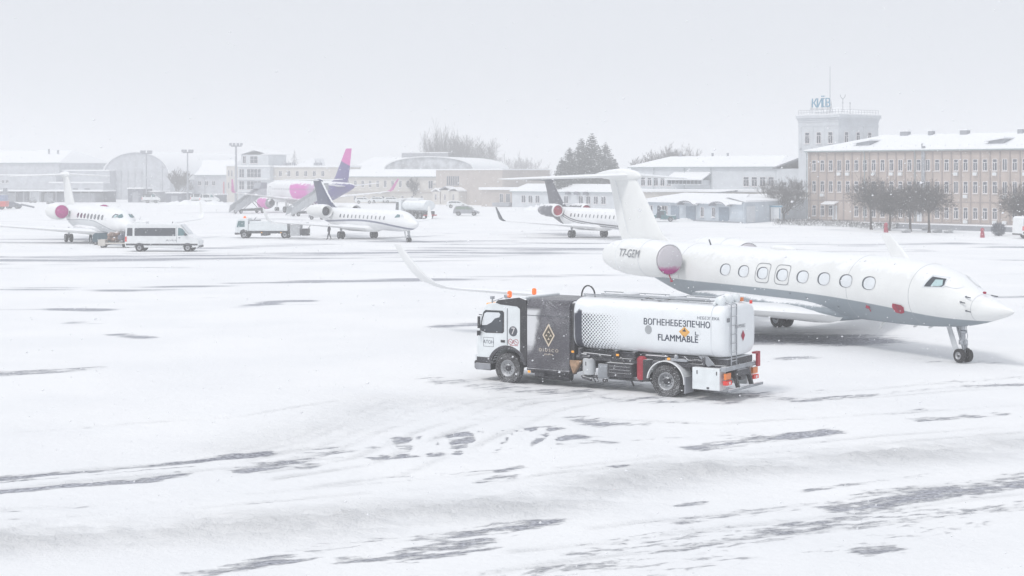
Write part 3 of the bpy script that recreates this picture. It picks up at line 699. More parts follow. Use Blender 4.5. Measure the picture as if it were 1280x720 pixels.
mb = MB(); mb.lathe([(.46, .17), (.55, .185), (1.18, .185)], (-5.46, 1.02, 0), 'z', 16, 0, True, True); mb.build('extinguisher_bracket', M['black'], TR, True)
mb = MB(); random.seed(5)
for k in range(16):
    x = -2.75 - .17 * k; a = Vector((x, .75 + random.random() * .4, .5 + random.random() * .8)); b_ = a + Vector((-.2 - .3 * random.random(), random.uniform(-.1, .15), random.uniform(-.45, .3)))
    mb.path([a, (a + b_) / 2 + Vector((0, .05, .06)), b_], random.uniform(.015, .035), 5)
mb.tube((-2.6, 1.0, 1.05), (-3.3, 1.1, 1.10), .07); mb.tube((-3.0, 1.05, 1.22), (-4.1, 1.05, 1.18), .05)
mb.box(-2.9, -5.3, .7, 1.05, .42, .47); mb.tube((-3.0, 1.1, .42), (-3.35, 1.1, .36), .05); mb.tube((-3.9, 1.05, .38), (-3.9, 1.2, .38), .07)
mb.build('hoses_and_pipes', M['dark'], TR)
for x in (-2.66, -4.42, -6.35):
    mb = MB(); mb.box(x - .05, x + .05, 1.17, 1.215, 1.235, 1.305); mb.build('side_marker', M['amber'], TR, bevel=.012)
mb = MB(); mb.box(-.96, -.86, 1.22, 1.255, .44, .52); mb.build('side_marker', M['amber'], TR, bevel=.01)
mb = MB(); mb.box(-5.5, -6.3, 1.12, 1.22, 1.335, 1.352); mb.build('trim', M['frame'], TR)
# under the cabinet
mb = MB(); mb.box(-2.4, -.9, .5, 1.1, .42, .60); mb.tube((-1.0, .7, .35), (-2.3, .7, .35), .16); mb.box(-1.5, -1.1, .9, 1.18, .34, .5); mb.box(-2.0, -1.6, -1.1, .9, .4, .6); mb.build('fuel_tank', M['dark'], TR)
for s in (-1, 1):
    wheel(TR, 0, s * 1.09, .53, .32, s); wheel(TR, -6.26, s * 1.08, .53, .32, s, dual=True)

# ================================================================= aircraft toolkit
class Fus:
    def __init__(s, st):
        a = np.array(st, float); s.d = a[:, 0]; s.zb = a[:, 1]; s.zt = a[:, 2]; s.w = a[:, 3]
        s.T = [s._tan(c) for c in (s.zb, s.zt, s.w)]
    def _tan(s, y):
        m = np.diff(y) / np.diff(s.d); t = np.zeros_like(y); t[0], t[-1] = m[0], m[-1]
        for i in range(1, len(y) - 1): t[i] = 0 if m[i - 1] * m[i] <= 0 else 2 * m[i - 1] * m[i] / (m[i - 1] + m[i])
        return t
    def _ev(s, k, d):
        y = (s.zb, s.zt, s.w)[k]; d = min(max(d, s.d[0]), s.d[-1]); i = min(len(s.d) - 2, max(0, int(np.searchsorted(s.d, d) - 1)))
        h = s.d[i + 1] - s.d[i]; u = (d - s.d[i]) / h; T = s.T[k]
        return (2 * u**3 - 3 * u**2 + 1) * y[i] + (u**3 - 2 * u**2 + u) * h * T[i] + (-2 * u**3 + 3 * u**2) * y[i + 1] + (u**3 - u**2) * h * T[i + 1]
    def sec(s, d): zb, zt, w = (s._ev(k, d) for k in range(3)); return (zb + zt) / 2, (zt - zb) / 2, w
    def y(s, d, z, eps=0.0):
        zc, hh, w = s.sec(d); hh += eps; w += eps; q = min(.9995, abs((z - zc) / hh)); return w * math.sqrt(1 - q * q)
    def mesh(s, mb, n=40, step=.28, mi=0):
        L = s.d[-1]; ds = [s.d[0] + .001]
        x = s.d[0]
        while x < L: x += step * (.25 if x < 2 else 1); ds.append(min(x, L))
        rings = []
        for d in ds:
            zc, hh, w = s.sec(d); rings.append([(-d, w * math.cos(2 * PI * i / n), zc + hh * math.sin(2 * PI * i / n)) for i in range(n)])
        return mb.ring_loft(rings, mi)
def foil(le, chord, thick, nrm, n=9):
    """closed airfoil ring: le = leading edge point, chord runs to -x, thickness along nrm"""
    up, lo = [], []
    for k in range(n + 1):
        u = (1 - math.cos(PI * k / n)) / 2; tt = 5 * thick * (.2969 * math.sqrt(u) - .126 * u - .3516 * u * u + .2843 * u**3 - .1015 * u**4)
        p = Vector((le[0] - u * chord, le[1], le[2])); up.append(p + nrm * tt * chord); lo.append(p - nrm * tt * chord * .8)
    return [tuple(p) for p in up] + [tuple(p) for p in lo[-2:0:-1]]
def surface(mb, secs, mi=0):
    """secs: (x_le, y, z, chord, thickness ratio) from root to tip"""
    rings = []; m = len(secs)
    for i, (x, y, z, c, th) in enumerate(secs):
        a = secs[max(0, i - 1)]; b = secs[min(m - 1, i + 1)]
        t = Vector((0, b[1] - a[1], b[2] - a[2])).normalized(); nrm = Vector((0, -t.z, t.y))
        rings.append(foil((x, y, z), c, th, nrm))
    return mb.ring_loft(rings, mi)
def oval(f, d, z, hx, hz, side, eps, n=20, p=2.0):
    pts = []
    for i in range(n):
        a = 2 * PI * i / n; c, s = math.cos(a), math.sin(a)
        dd = d + math.copysign(abs(c) ** (2 / p), c) * hx; zz = z + math.copysign(abs(s) ** (2 / p), s) * hz
        pts.append((-dd, side * f.y(dd, zz, eps), zz))
    return pts
def poly_on(f, pts, side, eps, sub=4):
    out = []
    for i in range(len(pts)):
        a, b = pts[i], pts[(i + 1) % len(pts)]
        for k in range(sub):
            d, z = a[0] + (b[0] - a[0]) * k / sub, a[1] + (b[1] - a[1]) * k / sub; out.append((-d, side * f.y(d, z, eps), z))
    return out
def skin_patch(mb, loop, mi=0, toward=None):
    """fill a loop lying on a curved skin as a fan around a raised centre"""
    n = len(loop); c = Vector((0, 0, 0))
    for p in loop: c += Vector(p)
    c /= n
    if toward: c = Vector(toward)
    mb.add(list(loop) + [tuple(c)], [(i, (i + 1) % n, n) for i in range(n)], mi)
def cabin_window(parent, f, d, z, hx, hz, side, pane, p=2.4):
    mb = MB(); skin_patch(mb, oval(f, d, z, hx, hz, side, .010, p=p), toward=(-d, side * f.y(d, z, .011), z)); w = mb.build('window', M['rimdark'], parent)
    mb = MB(); dd = d - hx * .14; skin_patch(mb, oval(f, dd, z - hz * .03, hx * .85, hz * .90, side, .020, p=p), toward=(-dd, side * f.y(dd, z, .022), z)); mb.build('pane', pane, w)  # pane shifted forward; the dark seal left showing stands in for recess shade
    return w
def gear(parent, d, y, ztop, r, wd, gap, name, nose=False, far=False, door=True):
    x = -d
    mb = MB(); mb.tube((x, y, r * .9), (x, y, ztop * .62), .055, n=10); mb.tube((x, y, ztop * .55), (x, y, ztop + .15), .085, n=10)
    mb.tube((x, y - gap, r), (x, y + gap, r), .05, n=8)
    if not far:
        mb.path([(x, y, r * 1.3), (x + .22, y, ztop * .5), (x, y, ztop * .72)], .03); mb.tube((x + .02, y, ztop * .5), (x - .42, y, ztop + .05), .035)
        mb.box(x - .1, x + .1, y - .14, y + .14, ztop * .48, ztop * .60); mb.ball((x + .02, y, ztop * .82), .12, .14, .10)
        mb.path([(x + .1, y + .05, ztop), (x + .16, y + .07, ztop * .7), (x + .08, y + .05, ztop * .5), (x + .1, y, r * 1.2)], .014, 5)
        mb.path([(x - .1, y - .07, ztop), (x - .14, y - .08, ztop * .75), (x - .06, y - .04, ztop * .45)], .014, 5)
    else: mb.tube((x, y, ztop * .45), (x + (-.5 if nose else 0), y + (0 if nose else -math.copysign(.6, y)), ztop + .1), .05)
    g_ = mb.build(name, M['metal'], parent, True)
    for s in (-1, 1): wheel(g_, x, y + s * gap, r, wd, s, far=True, n=20, name='wheel')
    if door:
        mb = MB()
        if nose: mb.prism([(x - .75, ztop + .12), (x - .52, ztop + .12), (x - .02, ztop * .30 + .12), (x - .14, ztop * .28), (x - .30, ztop * .32)], 'y', y + .22, y + .25); mb.prism([(x - .75, ztop + .12), (x - .52, ztop + .12), (x - .02, ztop * .30 + .12), (x - .14, ztop * .28), (x - .30, ztop * .32)], 'y', y - .25, y - .22)
        else:
            q = y + math.copysign(.16, y); mb.prism([(x - .4, ztop + .1), (x + .4, ztop + .1), (x + .32, ztop * .45), (x - .3, ztop * .45)], 'y', min(q, q + .03), max(q, q + .03))
        mb.build('gear_door', M['stair'] if nose else M['jet'], g_)
    return g_
# ================================================================= the aircraft
def stripe_paint(name, base, low, pts, edge=.03, line=None, linew=.05, line2=None, rear=None):
    """two-tone fuselage paint: `low` below the line z(d) given by pts; optional thin stripe; optional rear colour beyond (d + k z)"""
    def fn(t, o):
        s = t.sep(o); d = t.math('MULTIPLY', s[0], -1.0)
        cv = t.node('ShaderNodeFloatCurve'); L = 32.0; crv = cv.mapping.curves[0]
        cv.mapping.use_clip = False
        P_ = [(a / L, b / 8.0) for a, b in pts]
        crv.points[0].location = P_[0]; crv.points[1].location = P_[-1]
        for p in P_[1:-1]: crv.points.new(*p)
        cv.mapping.update()
        t.l.new(t.math('DIVIDE', d, L), cv.inputs['Value']); b = t.math('MULTIPLY', cv.outputs[0], 8.0)
        e = t.math('SUBTRACT', b, s[2])
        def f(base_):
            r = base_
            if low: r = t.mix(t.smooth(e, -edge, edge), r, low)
            if line:
                k = t.math('MULTIPLY', t.smooth(e, -linew - .02, -linew + .02), t.smooth(e, linew + .02, linew - .02))
                k = t.math('MULTIPLY', k, t.smooth(s[0], -31.5, -31.4)); r = t.mix(k, r, line)
            if line2:
                e2 = t.math('ADD', e, -.22)
                k = t.math('MULTIPLY', t.smooth(e2, -.06, -.04), t.smooth(e2, .06, .04)); r = t.mix(k, r, line2)
            if rear:
                q = t.math('SUBTRACT', d, t.math('MULTIPLY', s[2], rear[2])); r = t.mix(t.smooth(q, rear[1] - .05, rear[1] + .05), r, rear[0])
            return r
        return f
    return mat(name, base, .5, var=.02, vscale=.7, snow=.45, fn=fn)

def gulf(name, label, group, loc, rz, paint, cover, windows, pane, hero=True, fintext=None):
    J = thing(name, label, 'private jet', loc, rz, group)
    f = Fus([(0, 2.13, 2.17, .02), (.10, 2.05, 2.24, .09), (.45, 1.92, 2.34, .25), (1.2, 1.70, 2.59, .57), (2.2, 1.47, 2.98, .92), (2.9, 1.36, 3.36, 1.14), (3.6, 1.30, 3.58, 1.24), (4.6, 1.24, 3.76, 1.32), (6.5, 1.19, 3.88, 1.36),
             (9, 1.19, 3.90, 1.36), (20, 1.19, 3.90, 1.36), (22, 1.38, 3.90, 1.28), (24, 1.80, 3.88, 1.05), (26, 2.32, 3.82, .72), (27.5, 2.75, 3.72, .42), (28.6, 3.02, 3.55, .18), (28.9, 3.2, 3.35, .04)])
    mb = MB(); f.mesh(mb, 48 if hero else 28); fu = mb.build('fuselage', paint, J, True)
    # belly fairing
    bf = Fus([(8.6, 1.2, 1.3, .05), (9.6, 1.05, 1.9, 1.0), (11.5, .88, 2.05, 1.48), (17, .86, 2.05, 1.50), (19, 1.0, 1.95, 1.30), (20.8, 1.3, 1.8, .7), (21.6, 1.5, 1.6, .05)])
    mb = MB(); bf.mesh(mb, 32, .4); mb.build('belly_fairing', paint, J, True)
    for s in (-1, 1):
        mb = MB()
        surface(mb, [(-9.2, s * .6, 1.28, 7.6, .11), (-10.2, s * 1.3, 1.32, 6.5, .115), (-11.9, s * 3.2, 1.43, 5.0, .11), (-13.5, s * 5.0, 1.54, 4.0, .105), (-17.4, s * 9.5, 1.86, 2.9, .10), (-20.6, s * 13.2, 2.12, 1.95, .10), (-21.0, s * 13.6, 2.18, 1.85, .10), (-21.5, s * 13.95, 2.36, 1.7, .09), (-22.1, s * 14.2, 2.7, 1.5, .09), (-23.1, s * 14.4, 3.3, 1.2, .08), (-24.2, s * 14.55, 4.0, .8, .08)])
        wg = mb.build('wing', M['jetplain'], J, True)
        if hero:
            mb = MB()   # flap gaps and track fairings
            for (yy, dd, L) in ((3.4, 16.0, 1.6), (6.8, 17.6, 1.4), (9.8, 19.6, 1.2)):
                fb = MB(); mb.lathe([(-dd - L, .02), (-dd - L * .6, .10), (-dd - .2, .13), (-dd + L * .5, .10), (-dd + L, .02)], (0, s * yy, 1.42 + (yy - 3) * .075), 'x', 10)
            mb.build('flap_fairing', M['jetplain'], wg, True)
            
    # fin, bullet, stabiliser
    mb = MB()
    fr = []
    for (d, z, c, th) in ((22.0, 3.72, 6.4, .02), (23.6, 3.86, 4.9, .07), (24.4, 4.2, 4.35, .10), (25.4, 5.3, 3.75, .10), (26.3, 6.3, 3.2, .10), (27.1, 7.15, 2.75, .11)):
        fr.append(foil((-d, 0, z), c, th, Vector((0, 1, 0)), 8))
    mb.ring_loft(fr); fin = mb.build('fin', M['jet'], J, True)
    mb = MB(); mb.tube((-25.9, .0, 4.4), (-26.9, 0, 4.4), .02, n=4)
    # rudder outline as a narrow gap strip
    mb = MB()
    for s in (-1, 1): mb.add([(-27.55, s * .17, 4.2), (-27.60, s * .165, 4.2), (-29.02, s * .095, 7.0), (-28.97, s * .10, 7.0)], [(0, 1, 2, 3)])
    mb.build('rudder_gap', M['shade'], fin)
    bl = Fus([(26.5, 7.1, 7.2, .03), (27.0, 6.96, 7.44, .22), (28.4, 6.9, 7.58, .32), (29.8, 6.98, 7.5, .26), (31.2, 7.15, 7.3, .08), (31.4, 7.2, 7.25, .02)])
    mb = MB(); bl.mesh(mb, 20, .4); mb.build('tail_bullet', M['jet'], fin, True)
    for s in (-1, 1):
        mb = MB(); surface(mb, [(-27.3, 0, 7.22, 2.9, .10), (-27.5, s * .4, 7.22, 2.75, .10), (-30.6, s * 5.5, 7.02, 1.25, .09), (-30.9, s * 5.75, 7.02, .9, .07)]); mb.build('tailplane', M['jetplain'], J, True)
        # engine
        cy, cz = s * 2.28, 3.17
        prof = [(-20.6, .60), (-20.25, .68), (-20.18, .74), (-20.3, .81), (-20.9, .89), (-22.5, .93), (-23.8, .89), (-24.9, .76), (-25.6, .58), (-25.55, .50), (-25.1, .46)]
        mb = MB(); mb.lathe(prof, (0, cy, cz), 'x', 36 if hero else 22)
        mb.lathe([(-24.4, .40), (-25.7, .30), (-26.0, .05)], (0, cy, cz), 'x', 16)
        en = mb.build('engine', M['jet'], J, True)
        mb = MB(); mb.lathe([(-20.55, .64), (-20.22, .70), (-20.10, .66), (-20.02, .45), (-19.98, .20), (-19.97, .01)], (0, cy, cz), 'x', 32); mb.build('inlet_cover', cover, en, True)
        mb = MB(); mb.ring_loft([foil((-20.9 , s * 1.15, 3.25), 4.4, .09, Vector((0, 0, 1))), foil((-21.2, s * 1.75, 3.2), 4.0, .09, Vector((0, 0, 1)))]); mb.build('pylon', M['jet'], J, True)
        if hero:
            mb = MB(); mb.lathe([(-21.62, .912), (-21.60, .925), (-21.58, .912)], (0, cy, cz), 'x', 36); mb.lathe([(-23.82, .888), (-23.80, .90), (-23.78, .888)], (0, cy, cz), 'x', 36); mb.build('cowl_seam', M['shade'], en, True)
            mb = MB(); mb.tube((-20.2, cy + s * .02, cz - .70), (-20.12, cy - s * .08, cz - 1.0), .03, n=6)
            mb.ball((-20.12, cy - s * .08, cz - 1.02), .09, .07, .05); mb.build('cover_strap', M['redcover'], en)
            mb = MB(); mb.tube((-20.6, s * 1.55, 3.05), (-20.35, s * 1.62, 2.98), .07); mb.build('intake_scoop', M['rimdark'], J)
            if s < 0:
                lettering('lettering', 'T7-GEM', .55, lambda u, v, w_: (-22.4 + u, cy + s * (math.sqrt(max(.01, .93 ** 2 - (v + .22) ** 2)) + .035), cz + .22 + v), M['inkfar'], en, sx=1.02)
            else:
                lettering('lettering', 'T7-GEM', .55, lambda u, v, w_: (-22.6 - u, cy + s * (math.sqrt(max(.01, .93 ** 2 - (v + .22) ** 2)) + .035), cz + .22 + v), M['inkfar'], en, sx=1.02)
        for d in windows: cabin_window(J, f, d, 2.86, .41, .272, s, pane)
        # cockpit glazing
        for nm, q in (('side_window', [(3.62, 2.92), (3.50, 3.30), (2.94, 3.24), (2.82, 3.02), (2.86, 2.95)]), ('windscreen', [(2.78, 2.99), (2.86, 3.235), (2.80, 3.305), (2.62, 3.195), (2.28, 2.99), (2.28, 2.93), (2.45, 2.90)])):
            cc = (sum(a for a, _ in q) / len(q), sum(b for _, b in q) / len(q))
            if nm == 'side_window':
                big = [(cc[0] + (a - cc[0]) * 1.22, cc[1] + (b - cc[1]) * 1.32) for a, b in q]
                mb = MB(); skin_patch(mb, poly_on(f, big, s, .008), toward=(-cc[0], s * f.y(*cc, .012), cc[1])); fr_ = mb.build(nm, M['shade'] if hero else M['white'], J)
            mb = MB(); skin_patch(mb, poly_on(f, q, s, .018), toward=(-cc[0], s * f.y(*cc, .022), cc[1]))
            if nm == 'side_window':
                mb.build('pane', M['glass'], fr_)
                mb = MB(); q2 = [(3.32, 2.95), (3.28, 3.20), (3.0, 3.20), (2.86, 3.0), (2.95, 2.96)]; mb.add([(-a, s * f.y(a, b, .030), b) for a, b in q2], [(0, 1, 2, 3, 4)]); mb.build('sunshade', mat('pale_teal_blind', (.45, .60, .62), .4), fr_)
            else: mb.build(nm, M['snow'] if hero else M['glass_teal'], J)
    gear(J, 2.69, 0, 1.45, .27, .20, .19, 'nose_gear', nose=True)
    for s in (-1, 1): gear(J, 17.3, s * 2.2, 1.45, .44, .28, .27, 'main_gear', door=False)
    if hero:
        for s in (-1, 1):
            for d in (windows[5], windows[4]):   # emergency exit outlines
                for e_, r_ in ((.016, 1),):
                    o1 = oval(f, d, 2.86, .53, .44, s, .012, 32, 5); o2 = oval(f, d, 2.86, .50, .412, s, .012, 32, 5)
                    mb = MB(); mb.add(o1 + o2, [(i, (i + 1) % 32, 32 + (i + 1) % 32, 32 + i) for i in range(32)]); mb.build('exit_outline', M['inkfar'], fu)
            mb = MB(); q = [(5.38, 1.98), (5.28, 2.14), (4.80, 2.10), (4.68, 2.02), (4.78, 1.80), (5.0, 1.74), (5.28, 1.77)]
            mb.add([(-a, s * f.y(a, b, .02), b) for a, b in q], [tuple(range(len(q)))]); rc = mb.build('red_cover', M['redcover'], fu)
            mb = MB(); mb.add([(-a, s * f.y(a, b, .026), b) for a, b in ((5.05, 1.78), (5.03, 1.78), (5.03, 2.08), (5.05, 2.08))], [(0, 1, 2, 3)]); mb.build('cover_seam', M['rimdark'], fu)
            mb = MB(); z_ = 1.86; y_ = s * f.y(6.9, z_, .03)
            mb.ball((-6.9, y_, z_), .13, .04, .06); mb.tube((-6.85, y_, z_), (-7.05, y_, z_ + .14), .02); mb.tube((-6.85, y_, z_), (-6.7, y_, z_ - .15), .02); mb.build('probe_cover', M['redcover'], fu)
            for (d, z) in ((1.85, 2.62), (1.70, 2.10), (1.95, 2.42)):
                y_ = f.y(d, z, .05); mb = MB(); mb.tube((-d, s * y_, z), (-d + .28, s * (y_ + .02), z - .02), .022); mb.tube((-d, s * (y_ - .06), z), (-d, s * y_, z), .03); mb.build('air_data_probe', M['rimdark'], fu)
            for (d, z) in ((8.9, 1.75), (10.9, 2.0), (12.0, 2.1)):
                y_ = f.y(d, z, .006); mb = MB(); mb.lathe([(0, .045), (.012, .045), (.012, .03)], (-d, s * y_, z), 'y', 12); mb.build('fuel_port', M['rimdark'], fu)
        for d in (1.55, 4.35, 8.1, 20.9):
            zc, hh, w_ = f.sec(d); r_ = [[(-d - e, (w_ + q) * math.cos(2 * PI * i / 48), zc + (hh + q) * math.sin(2 * PI * i / 48)) for i in range(48)] for e, q in ((-.012, .001), (0, .006), (.012, .001))]
            mb = MB(); mb.ring_loft(r_, 0, False, False); mb.build('panel_seam', mat('seam_grey', (.42, .44, .46), .6), fu, True)
        mb = MB(); mb.ball((-1.35, -.18, 2.79), .09, .05, .05); mb.build('nose_beacon', M['redcover'], fu)
        # blades and aerials
        
        mb = MB(); mb.ball((-14.2, 0, 3.90), .9, .35, .18, 16); mb.build('satcom_dome', M['jet'], fu, True)
        mb = MB(); mb.tube((-19.6, -.3, 3.86), (-19.75, -.3, 4.12), .035); mb.build('beacon_mast', M['rimdark'], fu)
        for d, h_ in ((7.2, .3), (9.9, .12), (5.2, .1), (4.3, .1)):
            mb = MB(); zb = f._ev(0, d); mb.prism([(-d, zb + .03), (-d - .22, zb + .03), (-d - .34 - h_ * .3, zb - h_), (-d - .22 - h_ * .3, zb - h_)], 'y', -.02, .02); mb.build('belly_aerial', M['jet'], fu)
        mb = MB(); o_ = [(-1.05, 0)]; rings = []
        mb.lathe([(-1.23, 1), (-1.21, 1)], (0, 0, 0), 'x', 4); 
    return J

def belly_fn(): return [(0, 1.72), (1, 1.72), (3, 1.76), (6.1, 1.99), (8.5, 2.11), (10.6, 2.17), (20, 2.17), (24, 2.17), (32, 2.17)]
def coverfn(t, o):
    s = t.sep(o); n = t.noise(2.5, 4, .6, o)
    k = t.smooth(t.math('ADD', s[2], t.math('MULTIPLY', t.math('SUBTRACT', n, .5), .35)), 2.66, 2.92)
    return lambda base: t.mix(k, base, (.60, .575, .61))
hdg = Vector((.45, -.893)); rzj = math.atan2(hdg.y, hdg.x)
NG = Vector((17.45, 61.09)); nose = NG + hdg * 2.69
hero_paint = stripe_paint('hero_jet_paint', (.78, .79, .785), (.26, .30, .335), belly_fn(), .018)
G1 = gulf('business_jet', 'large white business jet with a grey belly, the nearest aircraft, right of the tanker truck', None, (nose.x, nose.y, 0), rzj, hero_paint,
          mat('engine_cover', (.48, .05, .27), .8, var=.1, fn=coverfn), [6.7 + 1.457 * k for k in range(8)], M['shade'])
G1['category'] = 'business jet'
# second one of the same build on the far left
p2 = stripe_paint('left_jet_paint', (.83, .84, .85), (.62, .64, .66), [(0, 1.5), (3, 1.55), (7, 2.1), (10, 2.42), (14, 2.45), (20, 2.3), (32, 2.2)], .03, line=(.30, .33, .36), linew=.04)
h2 = Vector((.48, -.877)); ng2 = Vector((-38.4, 157.0)); n2_ = ng2 + h2 * 2.69
G2 = gulf('business_jet', 'white business jet with a round magenta engine cover, behind the white minibus', None, (n2_.x, n2_.y, 0), math.atan2(h2.y, h2.x), p2,
          mat('magenta_cover', (.50, .05, .26), .8, var=.12), [6.7 + 1.457 * k for k in range(8)], M['glass'], hero=False)
G2['category'] = 'business jet'
mb = MB(); mb.ball((-17.2, 0, 3.92), .9, .4, .42, 14); 

# --- Embraer-like regional business jets (label never says so)
def regio(label, loc, rz, paint, finmat, tailmat, cover, stabmat, wlet, stripe_fin=None, hangar_cover=True):
    J = thing('business_jet', label, 'business jet', loc, rz)
    f = Fus([(0, 1.95, 2.0, .02), (.3, 1.68, 2.20, .28), (1.0, 1.42, 2.55, .60), (1.9, 1.25, 2.92, .86), (2.9, 1.15, 3.24, 1.02), (4.2, 1.10, 3.38, 1.13), (6, 1.10, 3.40, 1.14), (18, 1.10, 3.40, 1.14), (20, 1.30, 3.40, 1.05), (22.5, 1.9, 3.38, .75), (24.5, 2.45, 3.22, .40), (25.6, 2.75, 3.05, .14), (25.8, 2.85, 2.95, .03)])
    mb = MB(); f.mesh(mb, 30, .35); fu = mb.build('fuselage', paint, J, True)
    bf = Fus([(8.6, 1.1, 1.2, .05), (10, .85, 1.75, 1.1), (15.5, .82, 1.75, 1.25), (18.5, 1.1, 1.6, .5), (18.8, 1.3, 1.35, .05)])
    mb = MB(); bf.mesh(mb, 24, .4); mb.build('belly_fairing', M['jetplain'], J, True)
    for s in (-1, 1):
        mb = MB(); surface(mb, [(-9.6, s * .6, 1.30, 5.4, .12), (-10.2, s * 1.2, 1.33, 4.9, .12), (-12.2, s * 3.8, 1.52, 3.1, .11), (-14.7, s * 9.2, 1.92, 1.5, .10), (-15.0, s * 9.9, 1.98, 1.3, .10)]); mb.build('wing', M['jetplain'], J, True)
        mb = MB(); surface(mb, [(-15.0, s * 9.92, 1.98, 1.3, .08), (-15.25, s * 10.15, 2.2, 1.15, .08), (-16.3, s * 10.45, 3.5, .45, .07)]); mb.build('winglet', wlet, J, True)
        cy, cz = s * 1.85, 3.0
        mb = MB(); mb.lathe([(-18.7, .50), (-18.35, .60), (-18.3, .66), (-18.5, .74), (-19.3, .80), (-21.2, .76), (-22.6, .58), (-23.0, .46), (-22.9, .40)], (0, cy, cz), 'x', 24); mb.lathe([(-22.0, .34), (-23.3, .05)], (0, cy, cz), 'x', 12)
        en = mb.build('engine', tailmat if tailmat else M['jet'], J, True)
        mb = MB(); mb.lathe([(-18.60, .52), (-18.42, .56), (-18.38, .01)] if cover == M['redcover'] else [(-19.0, .56), (-18.9, .35), (-18.5, .02)], (0, cy, cz), 'x', 20); mb.build('inlet', cover, en, True)
        mb = MB(); mb.lathe([(-18.5, .58), (-18.3, .60), (-18.22, .65), (-18.3, .71), (-18.5, .745)], (0, cy, cz), 'x', 24); mb.build('inlet_lip', M['jetplain'], en, True)
        mb = MB(); mb.ring_loft([foil((-19.1, s * .95, 3.0), 3.2, .10, Vector((0, 0, 1))), foil((-19.3, s * 1.4, 3.0), 3.0, .10, Vector((0, 0, 1)))]); mb.build('pylon', M['jet'], J, True)
        for k in range(12):
            mb = MB(); skin_patch(mb, oval(f, 5.6 + k * .98, 2.52, .15, .20, s, .012, 12, 3), toward=(-5.6 - k * .98, s * f.y(5.6 + k * .98, 2.52, .014), 2.52)); mb.build('window', M['glass'] if k > 8 else M['inkfar'], fu)
        for q in ([(3.35, 2.60), (3.15, 2.98), (2.65, 2.92), (2.45, 2.66)], [(2.38, 2.68), (2.56, 2.93), (2.45, 2.98), (2.0, 2.75), (1.95, 2.66)]):
            cc = (sum(a for a, _ in q) / len(q), sum(b for _, b in q) / len(q)); mb = MB(); skin_patch(mb, poly_on(f, q, s, .015), toward=(-cc[0], s * f.y(*cc, .02), cc[1])); mb.build('cockpit_window', M['glass_teal'] if q[0][0] > 3 else M['shade'], J)
        mb = MB(); surface(mb, [(-23.9, 0, 6.52, 2.2, .10), (-24.1, s * .3, 6.52, 2.1, .10), (-25.6, s * 3.7, 6.62, 1.1, .09)]); mb.build('tailplane', stabmat, J, True)
    mb = MB(); mb.ring_loft([foil((-d, 0, z), c, th, Vector((0, 1, 0)), 8) for d, z, c, th in ((17.6, 3.25, 6.6, .015), (19.6, 3.45, 5.0, .05), (20.8, 3.9, 4.1, .10), (22.2, 5.0, 3.1, .10), (23.9, 6.5, 2.2, .11))]); mb.build('fin', finmat, J, True)
    if stripe_fin:
        mb = MB(); mb.ring_loft([foil((-d, 0, z), .28, .9, Vector((0, 1, 0)), 5) for d, z in ((20.68, 3.95), (22.05, 5.0), (23.75, 6.5))]); mb.build('leading_edge', M['white'], J, True)
    mb = MB(); b2 = Fus([(23.4, 6.4, 6.5, .03), (24.2, 6.28, 6.74, .20), (25.4, 6.34, 6.70, .18), (26.3, 6.5, 6.55, .03)]); b2.mesh(mb, 14, .4); mb.build('tail_bullet', finmat, J, True)
    gear(J, 2.0, 0, 1.3, .25, .16, .15, 'nose_gear', nose=True)
    for s in (-1, 1): gear(J, 14.2, s * 2.05, 1.35, .42, .26, .22, 'main_gear', door=False)
    return J, f, fu
wpaint = stripe_paint('swoosh_jet_paint', (.83, .84, .85), None, [(0, 1.3), (4, 1.75), (9, 2.08), (12, 2.12), (16, 2.0), (20, 1.85), (32, 1.8)], .03, line=(.16, .17, .25), linew=.10)
h3 = Vector((.529, -.85)).normalized(); mg = Vector((-17.4, 178.1)); n3 = mg + h3 * 14.2
J2, _, _ = regio('white jet with a dark blue wave line, in front of the pink and purple airliner', (n3.x, n3.y, 0), math.atan2(h3.y, h3.x), wpaint,
      mat('navy_fin', (.05, .06, .13), .4, snow=.35), None, M['rimdark'], M['jetplain'], M['jetplain'], True)
gp = stripe_paint('grey_tail_jet_paint', (.82, .83, .84), None, [(0, 1.5), (8, 1.62), (13, 1.80), (16, 2.05), (18.2, 2.5), (20, 3.0), (22, 3.4), (32, 4.2)], .03, line=(.10, .10, .12), linew=.07, line2=(.12, .12, .14), rear=((.11, .11, .135), 18.3, .55))
h4 = Vector((.40, -.917)).normalized(); mg4 = Vector((8.7, 181.0)); n4 = mg4 + h4 * 14.2
J3, f3, _ = regio('white jet with a dark grey tail, partly hidden by the fin of the nearest jet', (n4.x, n4.y, 0), math.atan2(h4.y, h4.x), gp,
      mat('grey_fin', (.085, .085, .11), .45, snow=.3, speck=.3), mat('grey_nacelle', (.10, .10, .125), .45, snow=.4), M['redcover'], M['rimdark'], mat('dark_winglet', (.06, .07, .09), .45), False)
lettering('lettering', 'P4-UTP', .42, lambda u, v, w_: (-21.9 + u, -1.85 - .70, 3.1 + v), M['frame'], J3)

